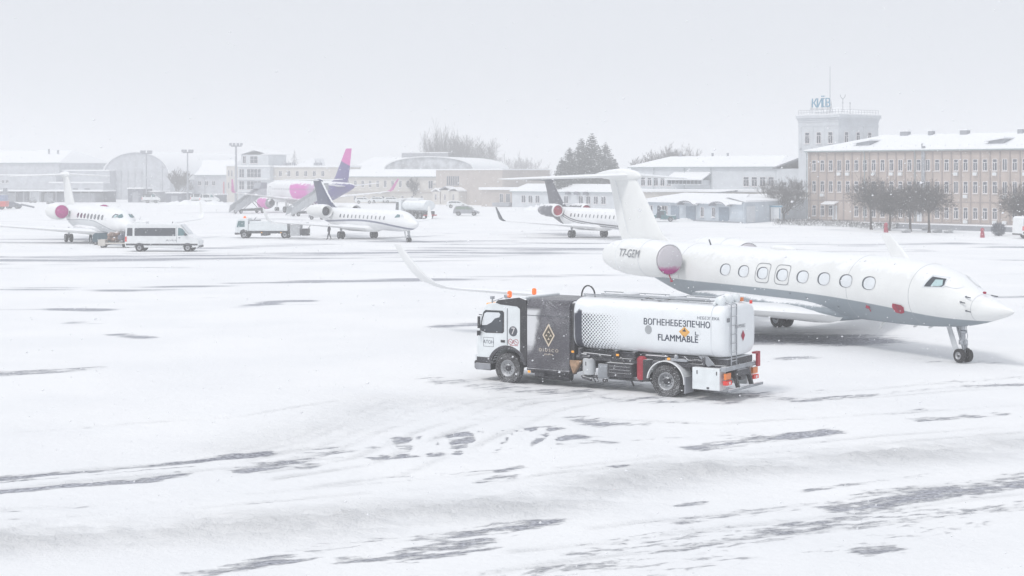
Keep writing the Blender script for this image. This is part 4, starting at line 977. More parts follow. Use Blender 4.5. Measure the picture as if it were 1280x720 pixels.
# --- the airliner
def linerfn(t, o):
    s = t.sep(o); d = t.math('MULTIPLY', s[0], -1.0)
    n = t.math('ADD', d, t.math('MULTIPLY', s[2], .55))
    def f(base):
        r = t.mix(t.smooth(n, 17.0, 17.1), base, (.62, .05, .44))
        r = t.mix(t.smooth(n, 23.0, 26.0), r, (.50, .30, .50))
        r = t.mix(t.smooth(t.math('SUBTRACT', d, t.math('MULTIPLY', s[2], .9)), 21.5, 21.8), r, (.045, .022, .20))
        return r
    return f
lp_ = mat('airliner_paint', (.74, .75, .77), .35, var=.03, snow=.35, fn=linerfn)
def finfn(t, o):
    s = t.sep(o); k = t.smooth(t.math('ADD', s[2], t.math('MULTIPLY', s[0], -.30)), 19.3, 19.5)
    return lambda base: t.mix(k, base, (.60, .05, .38))
fp_ = mat('airliner_fin_paint', (.060, .035, .22), .4, var=.05, fn=finfn)
hA = Vector((-.55, .835)).normalized(); tailp = Vector((-28.2, 282.0)); nA = tailp + hA * 37.3
A = thing('airliner', 'white, pink and purple airliner with a tall purple fin, standing in front of the terminal', 'airliner', (nA.x, nA.y, 0), math.atan2(hA.y, hA.x))
f = Fus([(0, 3.3, 3.4, .03), (.5, 2.7, 4.1, .8), (1.6, 2.15, 4.85, 1.35), (3.2, 1.85, 5.6, 1.8), (5.5, 1.75, 5.9, 1.97), (24, 1.75, 5.9, 1.97), (28, 2.3, 5.88, 1.7), (32, 3.3, 5.8, 1.15), (35.5, 4.2, 5.6, .6), (37.3, 4.8, 5.3, .2), (37.5, 5.0, 5.15, .05)])
mb = MB(); f.mesh(mb, 32, .5); fu = mb.build('fuselage', lp_, A, True)
bf = Fus([(10.5, 1.9, 2.2, .1), (12.5, 1.45, 2.9, 1.8), (20, 1.4, 2.9, 1.9), (23, 1.9, 2.3, .2)])
mb = MB(); bf.mesh(mb, 24, .5); mb.build('belly_fairing', M['jetplain'], A, True)
for s in (-1, 1):
    mb = MB(); surface(mb, [(-11.5, s * 1.0, 2.3, 7.2, .13), (-12.6, s * 2.2, 2.4, 6.1, .13), (-15.4, s * 6.5, 2.85, 3.8, .12), (-20.3, s * 15.9, 3.85, 1.7, .10)]); mb.build('wing', M['jetplain'], A, True)
    mb = MB(); surface(mb, [(-20.3, s * 15.92, 3.86, 1.7, .09), (-20.8, s * 16.4, 4.15, 1.5, .09), (-22.6, s * 17.1, 6.3, .6, .08)]); mb.build('winglet', mat('pink_winglet', (.50, .12, .34), .4), A, True)
    cy, cz = s * 5.75, 1.75
    mb = MB(); mb.lathe([(-11.0, .86), (-10.55, .93), (-10.5, 1.0), (-10.8, 1.12), (-12, 1.2), (-13.6, 1.1), (-14.2, .95)], (0, cy, cz), 'x', 26); mb.lathe([(-14.15, .94), (-14.2, .93), (-14.25, .60)], (0, cy, cz), 'x', 26, 1)
    mb.lathe([(-14.0, .70), (-15.2, .62), (-15.15, .55), (-14.4, .5)], (0, cy, cz), 'x', 20, 1); mb.lathe([(-14.4, .42), (-15.8, .05)], (0, cy, cz), 'x', 12, 2)
    mb.build('engine', [mat('pink_nacelle', (.62, .10, .44), .4, var=.03, snow=.2), M['greycar'], M['rimdark']], A, True)
    mb = MB(); mb.prism([(-11.3, 2.75), (-15.0, 2.95), (-15.4, 2.6), (-13.8, 2.3), (-11.6, 2.65)], 'y', cy - .18, cy + .18); mb.build('pylon', M['jetplain'], A)
    for k in range(4): 
        yy = (4.2, 8.2, 11.4, 13.8)[k]; mb = MB(); mb.lathe([(-15.5 - yy * .35, .05), (-16.4 - yy * .35, .22), (-18.3 - yy * .3, .04)], (0, s * yy, 2.35 + yy * .09), 'x', 10); mb.build('flap_fairing', M['jetplain'], A, True)
    mb = MB(); surface(mb, [(-31.8, s * .3, 5.0, 3.6, .10), (-34.6, s * 6.2, 5.6, 1.4, .09)]); mb.build('tailplane', M['jetplain'], A, True)
    for k in range(30):
        d = 7.2 + k * .80; mb = MB(); skin_patch(mb, oval(f, d, 4.35, .12, .17, s, .012, 8, 3)); mb.build('window', M['inkfar'], fu)
    for d in (5.7, 30.2):
        o1 = oval(f, d, 3.85, .45, .95, s, .015, 24, 6); o2 = oval(f, d, 3.85, .38, .88, s, .015, 24, 6); mb = MB(); mb.add(o1 + o2, [(i, (i + 1) % 24, 24 + (i + 1) % 24, 24 + i) for i in range(24)]); mb.build('door', M['inkfar'], fu)
    q = [(2.9, 4.35), (2.6, 4.85), (2.0, 4.7), (1.6, 4.4)]; mb = MB(); skin_patch(mb, poly_on(f, q, s, .015)); mb.build('cockpit_window', M['glass'], A)
    gear(A, 17.6, s * 3.8, 1.9, .58, .38, .46, 'main_gear', far=True, door=True)
mb = MB(); mb.ring_loft([foil((-d, 0, z), c, th, Vector((0, 1, 0)), 8) for d, z, c, th in ((27.2, 5.7, 7.6, .02), (29.0, 6.0, 6.0, .07), (30.0, 6.7, 5.3, .10), (34.2, 11.8, 2.2, .10))]); mb.build('fin', fp_, A, True)
gear(A, 5.0, 0, 1.9, .38, .22, .25, 'nose_gear', nose=True, far=True, door=False)
# ================================================================= smaller vehicles, stairs, people
def van(name, label, cat, loc, rz, L=6.9, Wd=2.0, Ht=2.7, body=None, kind='minibus', group=None, glass=None):
    """side profile in x (forward) z, extruded; windows, wheels, lamps are parts"""
    V_ = thing(name, label, cat, loc, rz, group); body = body or M['white']; glass = glass or M['glass']
    a, b = L / 2, -L / 2; h = Wd / 2
    if kind == 'minibus': prof = [(b, .45), (b - .03, 1.0), (b + .08, Ht - .15), (b + .3, Ht), (a - 2.1, Ht), (a - 1.75, Ht - .12), (a - .95, 1.62), (a - .25, 1.25), (a - .03, 1.0), (a, .45)]
    elif kind == 'minivan': prof = [(b, .40), (b - .02, .95), (b + .12, 1.25), (b + .4, Ht - .1), (b + .8, Ht), (a - 1.9, Ht), (a - 1.5, Ht - .12), (a - .85, 1.05), (a - .15, .85), (a, .6), (a - .02, .35)]
    else: prof = [(b, .45), (b, .95), (b + 1.5, .98), (b + 1.55, Ht - .1), (b + 1.75, Ht), (a - 2.0, Ht), (a - 1.55, 1.05), (a - .2, .95), (a, .75), (a, .42)]
    r = .36 if kind != 'minibus' else .37; wx = (a - 1.05, b + 1.35) if kind == 'minibus' else (a - .85, b + .85)
    # cut round arches into the bottom edge
    bot = []
    for cx_ in wx: bot += [(cx_ + (r + .07) * math.cos(t_), max(.38, r + (r + .07) * math.sin(t_))) for t_ in np.linspace(math.radians(0), math.radians(180), 9)]
    mb = MB(); mb.prism(prof + bot, 'y', -h, h); mb.build('body', body, V_, bevel=.07)
    for s in (-1, 1):
        def side(nm, q, m, e=.012):
            y0 = s * (h + .001); y1 = s * (h + e); mb = MB(); mb.prism(q, 'y', min(y0, y1), max(y0, y1)); return mb.build(nm, m, V_)
        if kind == 'minibus':
            side('side_window', [(a - 2.18, 1.48), (a - 2.18, 2.22), (b + 1.0, 2.22), (b + .92, 2.15), (b + .92, 1.48)], glass)
            side('rear_window', [(b + .2, 1.48), (b + .72, 1.48), (b + .72, 2.22), (b + .24, 2.22)], glass)
            side('door_window', [(a - 1.02, 1.55), (a - 1.95, 1.50), (a - 1.92, 2.22), (a - 1.72, 2.22), (a - 1.5, 2.15)], M['glass_teal'])
            side('trim_stripe', [(a - .1, .60), (b + .1, .60), (b + .1, .76), (a - .1, .76)], M['dark'], .02)
            side('seam', [(a - 2.06, .8), (a - 2.08, .8), (a - 2.08, 2.3), (a - 2.06, 2.3)], M['rimdark'], .004)
            side('tail_lamp', [(b + .0, .95), (b + .18, .95), (b + .18, 1.42), (b + .05, 1.42)], M['redlamp'], .02)
            side('door_handle', [(a - 1.9, 1.28), (a - 1.72, 1.28), (a - 1.72, 1.34), (a - 1.9, 1.34)], M['rimdark'], .03)
            mb = MB(); mb.box(a - 1.28, a - 1.16, min(s * (h + .05), s * (h + .25)), max(s * (h + .05), s * (h + .25)), 1.5, 1.78); mb.build('mirror', M['dark'], V_, bevel=.03)
        elif kind == 'minivan':
            side('side_window', [(b + .35, 1.12), (b + .55, Ht - .17), (a - 2.3, Ht - .15), (a - 2.3, 1.10)], glass); side('door_window', [(a - 2.22, 1.10), (a - 2.22, Ht - .15), (a - 1.85, Ht - .17), (a - 1.15, 1.08)], glass)
        else: side('door_window', [(b + 1.75, 1.05), (b + 1.85, Ht - .15), (a - 2.05, Ht - .15), (a - 1.75, 1.05)], glass)
        for x in wx: wheel(V_, x, s * (h - .12), r, .22, s, far=True, n=20)
        mb = MB(); mb.box(a - .16, a + .015, min(s * (h - .35), s * (h - .04)), max(s * (h - .35), s * (h - .04)), .78 if kind != 'minivan' else .62, 1.0 if kind != 'minivan' else .78); mb.build('headlight', M['shade'], V_, bevel=.02)
    if kind == 'minibus': q = [(a - .98, 1.66), (a - 1.72, 2.52)]
    elif kind == 'minivan': q = [(a - .92, 1.12), (a - 1.50, Ht - .16)]
    else: q = [(a - 1.60, 1.10), (a - 1.97, Ht - .08)]
    (x0, z0), (x1, z1) = q; e = .02
    mb = MB(); mb.add([(x0 + e, -h + .1, z0 + e), (x0 + e, h - .1, z0 + e), (x1 + e, h - .16, z1 + e), (x1 + e, -h + .16, z1 + e)], [(0, 1, 2, 3)]); mb.build('windscreen', glass if kind != 'minibus' else M['shade'], V_)
    mb = MB(); mb.box(a - .12, a + .02, -h + .06, h - .06, .38, .60); mb.build('bumper', M['dark'], V_, bevel=.03)
    mb = MB(); mb.box(b - .05, b + .1, -h + .06, h - .06, .42, .60); mb.build('bumper', M['dark'], V_, bevel=.03)
    return V_
v1 = van('minibus', 'white passenger minibus with dark side windows, crossing the apron in front of the left jet', 'minibus', PX(205.5, 148.5), math.radians(-2), 6.95, 2.0, 2.62, M['white'])
mb = MB(); mb.box(-2.9, -1.6, -.5, .5, 2.6, 2.80); mb.build('roof_unit', M['white'], v1, bevel=.03)
mb = MB(); mb.box(.7, .75, .2, .25, 2.6, 2.78); mb.build('aerial', M['dark'], v1)
lettering('lettering', 'AVIA', .22, lambda u, v, w: (.9 + u, -1.013, 1.06 + v), M['inkfar'], v1, sx=2.2)
van('minivan', 'grey minivan with a snowy roof, parked right of the small far fuel tanker', 'minivan', P(583, 269.5), math.radians(-4), 4.4, 1.8, 1.75, M['greycar'], 'minivan', glass=mat('greenish_glass', (.16, .22, .16), .2))
van('pickup', 'teal pickup truck heaped with snow in front of the one storey white building', 'pickup', P(826, 277), math.radians(175), 4.6, 1.8, 1.75, M['teal'], 'pickup')
van('minibus', 'white minibus cut off by the right edge, in front of the beige building', 'minibus', P(1299, 298), math.radians(15), 5.6, 2.0, 2.5, M['white'], 'minibus')
for k, (px, py, lab, rz, kd, bd) in enumerate(((250, 253.5, 'small white van parked far off left of the light mast by the terminal', 4, 'minibus', 'white'), (455, 254.5, 'snow covered car parked far off just right of the purple tail', 3, 'minivan', 'white'), (474, 254, 'snow covered car parked far off beside the terminal, middle one right of the purple tail', 0, 'minivan', 'whitecab'), (491, 254, 'snow covered car parked far off below the pink wingtip', 6, 'minivan', 'white'), (571, 260, 'snow covered car behind the grey minivan', 5, 'minivan', 'white'))):
    van('parked_car' if kd != 'minibus' else 'white_van', lab, 'car' if kd != 'minibus' else 'van', P(px, py), math.radians(rz), 4.3 if kd != 'minibus' else 4.6, 1.75, 1.55 if kd != 'minibus' else 2.1, M[bd], kd)

def cabover(parent, L=1.7, Hh=2.3, Wd=2.1, body=None, x0=0.0, glass=None):
    """boxy forward-control cab: nose at x0, side windows as parts"""
    mb = MB(); h = Wd / 2
    mb.prism([(x0, .5), (x0 + .02, 1.15), (x0 - .22, Hh - .12), (x0 - .4, Hh), (x0 - L, Hh), (x0 - L, .75), (x0 - 1.25, .95), (x0 - .95, 1.02), (x0 - .6, .9), (x0 - .45, .5)], 'y', -h, h); mb.build('cab', body or M['white'], parent, bevel=.05)
    for s in (-1, 1):
        y0, y1 = s * (h + .001), s * (h + .015)
        mb = MB(); mb.prism([(x0 - .15, 1.25), (x0 - .32, Hh - .28), (x0 - 1.05, Hh - .28), (x0 - 1.05, 1.3)], 'y', min(y0, y1), max(y0, y1)); mb.build('door_window', glass or M['glass'], parent)
    mb = MB(); mb.add([(x0 + .03, -h + .12, 1.22), (x0 + .03, h - .12, 1.22), (x0 - .18, h - .15, Hh - .2), (x0 - .18, -h + .15, Hh - .2)], [(0, 1, 2, 3)]); mb.build('windscreen', M['glass'], parent)
    mb = MB(); mb.box(x0 - .45, x0 + .08, -h, h, .42, .66); mb.build('bumper', M['dark'], parent, bevel=.02)
# service truck left of the swoosh jet (faces left)
a = P(294.5, 297.5); ST = thing('service_truck', 'white service truck with a flat boxy body and amber beacon, facing left', 'service truck', (a.x + .2, a.y, 0), math.radians(180 - 3))
cabover(ST, 1.45, 2.25, 2.0, M['whitecab'], 0, M['glass_teal'])
mb = MB(); mb.box(-5.9, -1.5, -1.05, 1.05, .85, 1.62); mb.box(-4.0, -1.6, -1.0, 1.0, 1.62, 1.95); mb.build('body', M['whitecab'], ST, bevel=.04)
mb = MB(); mb.box(-8.0, -3.2, -.9, .9, 1.62, 1.80); mb.build('belt_conveyor', M['white'], ST, bevel=.02)
mb = MB(); mb.box(-6.4, -.5, -.9, .9, .55, .86); mb.box(-3.6, -2.9, -1.0, 1.0, .3, .6); mb.build('chassis', M['dark'], ST)
mb = MB(); mb.box(-7.3, -6.2, -.95, .95, .30, 1.5); mb.box(-8.2, -7.5, -.6, .6, .3, 1.1, 1); mb.tube((-7.4, -.8, .3), (-8.2, -.8, 1.4), .04, mi=1); mb.build('rear_platform', [M['stair'], M['dark']], ST, bevel=.02)
mb = MB(); mb.box(-2.6, -1.7, -.5, .5, 1.95, 2.10); mb.tube((-1.9, .2, 2.0), (-2.2, .2, 2.35), .05); mb.build('equipment', M['greycar'], ST)
mb = MB(); mb.lathe([(2.25, .16), (2.42, .16), (2.50, .05)], (-.85, 0, 0), 'z', 12, 0, True, True); mb.build('beacon', M['orangelit'], ST, True)
for x in (-3.0, -5.2):
    mb = MB(); mb.box(x - .07, x + .07, .985, 1.07, .62, .70); mb.build('side_marker', M['amber'], ST)
for s in (-1, 1):
    for x in (-1.0, -5.6): wheel(ST, x, s * .88, .42, .26, s, far=True, n=20)
    wheel(ST, -1.75 + .55, s * .88, .42, .26, s, far=True, n=20) if False else None

# far fuel tanker
a = P(507, 272.5); FT = thing('fuel_truck', 'small far fuel tanker facing left, right of the nose of the white jet', 'fuel truck', (a.x, a.y, 0), math.radians(180 - 52))
cabover(FT, 1.7, 2.9, 2.4, M['whitecab'], 1.3)
mb = MB(); rings = []
for x, k in ((-.6, .7), (-.7, .95), (-.9, 1), (-6.6, 1), (-6.8, .93), (-6.85, .6)): rings.append([(x, 1.22 * k * math.cos(t_), 2.15 + .88 * k * math.sin(t_)) for t_ in np.linspace(0, 2 * PI, 25)[:-1]])
mb.ring_loft(rings); mb.build('tank', M['whitecab'], FT, True)
mb = MB(); mb.box(-7.0, .5, -.9, .9, .55, 1.25); 
for x in (-1.2, -2.6, -3.6): mb.box(x - .45, x + .45, -1.2, 1.2, .4, 1.2)
mb.build('chassis', M['dark'], FT)
mb = MB(); mb.box(-4.5, -1.2, -.5, .5, 3.0, 3.35); mb.box(-.6, .8, -.9, .9, 3.0, 3.25); mb.build('roof_equipment', M['white'], FT, bevel=.05)
mb = MB(); mb.box(-7.25, -6.9, -1.2, 1.2, .5, .7); mb.build('rear_bar', M['red'], FT)
for s in (-1, 1):
    for x in (0, -4.6, -5.8): wheel(FT, x, s * 1.05, .5, .3, s, far=True, n=18)

# passenger stairs on small trucks
def airstair(label, foot, rz, run, rise, wid=1.5):
    S = thing('passenger_stairs', label, 'airstairs', foot, rz, None)       # foot of the stairs at origin, climbs along +x
    ang = math.atan2(rise, run)
    mb = MB()
    n = int(rise / .2)
    for k in range(n): mb.box(run * k / n, run * (k + 1) / n + .03, -wid / 2, wid / 2, rise * (k + 1) / n - .05, rise * (k + 1) / n)
    mb.box(run, run + 1.6, -wid / 2, wid / 2, rise - .1, rise); mb.build('steps', M['greycar'], S)
    for s in (-1, 1):
        y = s * (wid / 2 + .04)
        mb = MB(); mb.prism([(-.3, .15), (.0, 1.35), (run, rise + 1.15), (run + 1.6, rise + 1.15), (run + 1.6, rise - .3), (run, rise - .35)], 'y', y - .04, y + .04)
        mb.build('side_panel', M['stair'], S)
        mb = MB(); mb.tube((-.1, y, 1.40), (run, y, rise + 1.22), .045, n=6); mb.tube((run, y, rise + 1.22), (run + 1.6, y, rise + 1.22), .045, n=6)
        for k in range(7): mb.tube((run * k / 7, y * 1.06, rise * k / 7 + .3), (run * k / 7, y * 1.06, rise * k / 7 + 1.3), .02, n=4)
        mb.build('handrail', M['galv'], S)
    mb = MB(); mb.prism([(run - .3, rise + 1.2), (run + .2, rise + 2.35), (run + 1.7, rise + 2.35), (run + 1.7, rise + 1.2)], 'y', -wid / 2 - .1, wid / 2 + .1); mb.build('canopy', M['w_grey'], S, bevel=.05)
    mb = MB(); mb.prism([(1.0, .45), (run + 1.2, .45), (run + 1.2, 1.0), (1.6, .8)], 'y', -.7, .7); mb.tube((2.4, .4, .9), (run - .4, .4, rise - .4), .06); mb.tube((2.4, -.4, .9), (run - .4, -.4, rise - .4), .06); mb.tube((run + .6, .5, .9), (run - 1.2, .5, rise - .9), .06); mb.tube((run + .6, -.5, .9), (run - 1.2, -.5, rise - .9), .06)
    mb.build('undercarriage', M['dark'], S)
    for s in (-1, 1):
        for x in (1.3, run + .6): wheel(S, x, s * .75, .36, .22, s, far=True, n=16)
    return S
def stair_at(label, pfoot, dirv, run, rise):
    return airstair(label, (pfoot.x, pfoot.y, 0), math.atan2(dirv[1], dirv[0]), run, rise)
ft = P(362, 270.5); tp = PX(404, 290)
dv = Vector((tp.x - ft.x, 3.2)).normalized(); s1 = stair_at('grey covered passenger stairs up to the rear door of the purple airliner', ft, dv, 6.0, 3.3)
ft = PX(291, 288); dv = Vector((7.0, 9.0)).normalized(); s2 = stair_at('grey covered passenger stairs at the front of the airliner, left of its pink engine', ft, dv, 6.0, 3.3)
# loader / baggage tractor near the rear stairs
a = P(396, 274.5); BT = thing('baggage_tractor', 'low grey baggage tractor with a covered cart, behind the service truck', 'tractor', (a.x, a.y, 0), math.radians(185))
mb = MB(); mb.prism([(-1.2, .35), (-1.2, .8), (.1, .8), (.2, 1.0), (1.2, .9), (1.3, .35)], 'y', -.6, .6); mb.build('body', M['greycar'], BT, bevel=.04)
mb = MB(); mb.box(-3.9, -1.5, -.7, .7, .45, .55); mb.prism([(-3.8, .55), (-3.7, 1.1), (-1.8, 1.2), (-1.6, .55)], 'y', -.65, .65, 1); mb.build('cart', [M['dark'], M['white']], BT)
mb = MB(); mb.tube((-.7, .5, .8), (-.7, .5, 1.7), .03); mb.tube((-.7, -.5, .8), (-.7, -.5, 1.7), .03); mb.box(-1.1, .3, -.6, .6, 1.7, 1.76); mb.build('canopy', M['dark'], BT)
for s in (-1, 1):
    for x in (-.8, .8, -3.3, -2.0): wheel(BT, x, s * .6, .28, .16, s, far=True, n=14)

# cargo and tow cart by the left jet
a = P(130, 309.5); TC = thing('baggage_cart', 'low pale baggage cart with tan sacks, beside the left jet and behind the minibus', 'cart', (a.x, a.y, 0), math.radians(2))
mb = MB(); mb.box(-.4, 3.0, -.7, .7, .38, .5); mb.box(-.45, .25, -.72, .72, .2, .8); mb.build('deck', M['w_cream'], TC, bevel=.02)
mb = MB(); rng = np.random.default_rng(4)
for k in range(9): mb.ball((.55 + .22 * (k % 5), rng.uniform(-.4, .4), .75 + .38 * (k // 5) + rng.uniform(0, .25)), .32, .35, .27, 9)
mb.build('sacks', mat('tan_sacks', (.34, .24, .20), .9, var=.2, snow=.2), TC, True)
mb = MB()
for k in range(6): mb.ball((1.7 + .22 * k, rng.uniform(-.3, .3), .72 + rng.uniform(0, .45)), .34, .45, .32, 9)
mb.build('tarpaulin', M['w_dark'], TC, True)
for s in (-1, 1):
    for x in (0, 2.5): wheel(TC, x, s * .6, .22, .12, s, far=True, n=14)
a = P(128, 306.0); GU = thing('ground_power_unit', 'dark teal ground power unit under the left jet, next to the crouching worker', 'power unit', (a.x, a.y, 0), 0)
mb = MB(); mb.prism([(-.9, .3), (-.9, 1.0), (-.6, 1.25), (.8, 1.3), (.95, 1.0), (.95, .3)], 'y', -.5, .5); mb.build('housing', mat('teal_housing', (.05, .10, .13), .5, snow=.2), GU, bevel=.04)
mb = MB(); mb.tube((-.9, .2, .4), (-1.5, .2, .25), .03); mb.path([(.9, 0, .9), (1.3, 0, .5), (1.6, .1, .1)], .04); mb.build('cable', M['black'], GU)
for s in (-1, 1):
    for x in (-.6, .6): wheel(GU, x, s * .42, .2, .12, s, far=True, n=12)

# people (one skinned surface each)
def person(label, loc, rz, jacket, trousers, pose='walk', hat=(.05, .05, .06)):
    J_ = {'pel': (0, 0, .95, .15), 'wst': (0, 0, 1.10, .14), 'chs': (.02, 0, 1.32, .165), 'nck': (.03, 0, 1.50, .065), 'hd': (.06, 0, 1.62, .10), 'hdt': (.06, 0, 1.72, .085)}
    st = .24 if pose == 'walk' else .08
    for s, n in ((1, 'l'), (-1, 'r')):
        J_['hip' + n] = (0, s * .10, .90, .11); J_['kn' + n] = (s * st * .5 + .04, s * .12, .50, .075); J_['an' + n] = (s * st - .02, s * .12, .10, .055); J_['to' + n] = (s * st + .16, s * .13, .05, .045)
        J_['sh' + n] = (.01, s * .20, 1.42, .075)
        if pose == 'reach': J_['el' + n] = (.18, s * .26, 1.30, .05); J_['wr' + n] = (.40, s * .20, 1.42, .038); J_['ha' + n] = (.47, s * .19, 1.46, .035)
        else: J_['el' + n] = (-s * .08, s * .27, 1.15, .05); J_['wr' + n] = (-s * .02 + .08, s * .26, .92, .036); J_['ha' + n] = (-s * .02 + .11, s * .26, .85, .035)
    names = list(J_); E = [('pel', 'wst'), ('wst', 'chs'), ('chs', 'nck'), ('nck', 'hd'), ('hd', 'hdt')]
    for n in 'lr': E += [('pel', 'hip' + n), ('hip' + n, 'kn' + n), ('kn' + n, 'an' + n), ('an' + n, 'to' + n), ('chs', 'sh' + n), ('sh' + n, 'el' + n), ('el' + n, 'wr' + n), ('wr' + n, 'ha' + n)]
    me = bpy.data.meshes.new('person'); me.from_pydata([J_[n][:3] for n in names], [(names.index(a_), names.index(b_)) for a_, b_ in E], []); me.update()
    o = bpy.data.objects.new('person', me); COL.objects.link(o); o.location = loc; o.rotation_euler.z = rz
    sk = o.modifiers.new('skin', 'SKIN')
    lay = me.skin_vertices[0] if me.skin_vertices else None
    if lay is None:
        import bmesh
        bm = bmesh.new(); bm.from_mesh(me); bm.verts.layers.skin.verify(); bm.to_mesh(me); bm.free(); lay = me.skin_vertices[0]
    for i, n in enumerate(names): lay.data[i].radius = (J_[n][3],) * 2; lay.data[i].use_root = (n == 'pel')
    sb = o.modifiers.new('sub', 'SUBSURF'); sb.levels = 1; sb.render_levels = 2
    def cf(t, ob):
        s = t.sep(ob)
        def f(base):
            r = t.mix(t.smooth(s[2], .93, .96), trousers, jacket); r = t.mix(t.smooth(s[2], 1.52, 1.54), r, (.45, .30, .24)); r = t.mix(t.smooth(s[2], 1.66, 1.68), r, hat)
            return t.mix(t.smooth(s[2], .12, .09), r, (.02, .02, .02))
        return f
    me.materials.append(mat('clothes', jacket, .9, fn=cf)); return tag(o, label, 'person')
person('person in dark clothes walking under the wing of the white jet with the navy fin', P(411.5, 299.5), math.radians(200), (.06, .06, .08), (.05, .05, .07), 'walk')
person('person in a dark green jacket standing beside the main wheel of the left jet', P(113.5, 303.5), math.radians(170), (.07, .16, .15), (.04, .09, .10), 'reach')
person('person in dark work clothes bending near the ground power unit under the left jet', P(124.5, 303.2), math.radians(10), (.06, .10, .12), (.05, .08, .10), 'reach')

# red posts and round covered thing by the hedge on the right
def post(label, loc, sc=1.0):
    T_ = thing('hydrant', label, 'hydrant', loc, random.random(), 'red hydrants along the right edge of the apron')
    mb = MB(); mb.lathe([(0, .24), (.1, .26), (.5, .22), (.62, .18), (.72, .20), (.95, .21), (1.06, .15), (1.12, .02)], (0, 0, 0), 'z', 16, 0, True); mb.build('post', M['redcover'], T_, True)
    mb = MB(); mb.tube((-.32, 0, .78), (.32, 0, .78), .07); mb.build('outlet', M['redcover'], T_)
    T_.scale = (sc,) * 3; return T_
post('red hydrant below the second round tree from the left', P(1107.5, 290.5), 1.1)
post('red hydrant just left of the round dark bush', P(1228, 297), 1.0)
# anchored drifted objects at far left
a = P(3, 262); RV = thing('fire_truck', 'red and blue vehicle cut off by the left edge', 'truck', (a.x - 3, a.y, 0), 0)
mb = MB(); mb.box(-4, 4.0, -1.2, 1.2, .6, 1.75); mb.build('body', mat('bright_red', (.60, .06, .05), .5, snow=.5), RV, bevel=.08)
mb = MB(); mb.box(-4, 3.8, -1.15, 1.15, 1.75, 3.0); mb.build('upper_body', mat('slate_blue', (.22, .26, .40), .5, snow=.5), RV, bevel=.06)
for s in (-1, 1):
    for x in (-2.6, 2.6): wheel(RV, x, s * 1.05, .5, .3, s, far=True, n=16)
a = P(17, 260.8); TG = thing('tow_tractor', 'dark grey tow tractor with a tow bar, right of the red vehicle', 'tractor', (a.x, a.y, 0), math.radians(0))
mb = MB(); mb.prism([(-1.4, .3), (-1.5, 1.1), (-.6, 1.5), (.3, 1.2), (1.4, .8), (1.5, .3)], 'y', -.9, .9); mb.build('body', M['w_dark'], TG, bevel=.05)
mb = MB(); mb.box(-2.0, -1.5, -.7, .7, 1.0, 4.3); mb.build('mast', M['w_grey'], TG)
mb = MB(); mb.tube((1.5, 0, .9), (4.3, 0, .3), .18); mb.build('tow_bar', M['w_dark'], TG)
for s in (-1, 1):
    for x in (-.9, .9): wheel(TG, x, s * .8, .42, .3, s, far=True, n=14)
# ================================================================= buildings
def place(pxl, Dl, pxr, Dr):
    a, b = PX(pxl, Dl), PX(pxr, Dr); d = b - a; return (a.x, a.y, 0), math.atan2(d.y, d.x), d.length
WCACHE = {}
def window_mesh(w_, h_, style, fm, pm):
    k = (round(w_, 2), round(h_, 2), style, fm.name, pm.name)
    if k in WCACHE: return WCACHE[k]
    mb = MB(); t_ = .07 if w_ > .6 else .05; y0 = -.06
    mb.box(0, t_, y0, .0, 0, h_); mb.box(w_ - t_, w_, y0, 0, 0, h_); mb.box(t_, w_ - t_, y0, 0, 0, t_); mb.box(t_, w_ - t_, y0, 0, h_ - t_, h_)
    if style in ('t', 'cross'): mb.box(t_, w_ - t_, y0, 0, h_ * .68, h_ * .68 + t_)
    if style in ('t', 'v'): mb.box(w_ / 2 - t_ / 2, w_ / 2 + t_ / 2, y0, 0, t_, h_ * (.68 if style == 't' else 1) - t_)
    if style == 'cross': mb.box(w_ * .36, w_ * .36 + t_, y0, 0, t_, h_ * .68)
    if style == 'grid':
        for q in range(1, max(2, int(w_ / 1.1))): x = w_ * q / max(2, int(w_ / 1.1)); mb.box(x - .04, x + .04, y0, 0, t_, h_ - t_)
        mb.box(t_, w_ - t_, y0 - .003, 0, h_ * .5, h_ * .5 + .06)
    mb.box(-.06, w_ + .06, -.16, 0, -.10, -.02)
    fo = mb.build('window', fm)
    pb = MB(); pb.box(t_ * .9, w_ - t_ * .9, -.028, -.006, t_ * .9, h_ - t_ * .9); po = pb.build('pane', pm)
    r = (fo.data, po.data); bpy.data.objects.remove(fo); bpy.data.objects.remove(po); WCACHE[k] = r; return r
def add_window(B, x, z, w_, h_, style='t', fm=None, pm=None, loc=None, rz=0):
    fd, pd = window_mesh(w_, h_, style, fm or M['frame'], pm or M['pane'])
    o = bpy.data.objects.new('window', fd); COL.objects.link(o); o.parent = B; o.location = loc or (x, 0, z); o.rotation_euler.z = rz
    p = bpy.data.objects.new('pane', pd); COL.objects.link(p); p.parent = o; return o
def walls(B, W_, D_, Hh, m, x0=0, y0=0, z0=-.2, name='wall', eave=.0):
    mb = MB(); mb.box(x0, x0 + W_, y0, y0 + D_, z0, Hh); return mb.build(name, m, B)
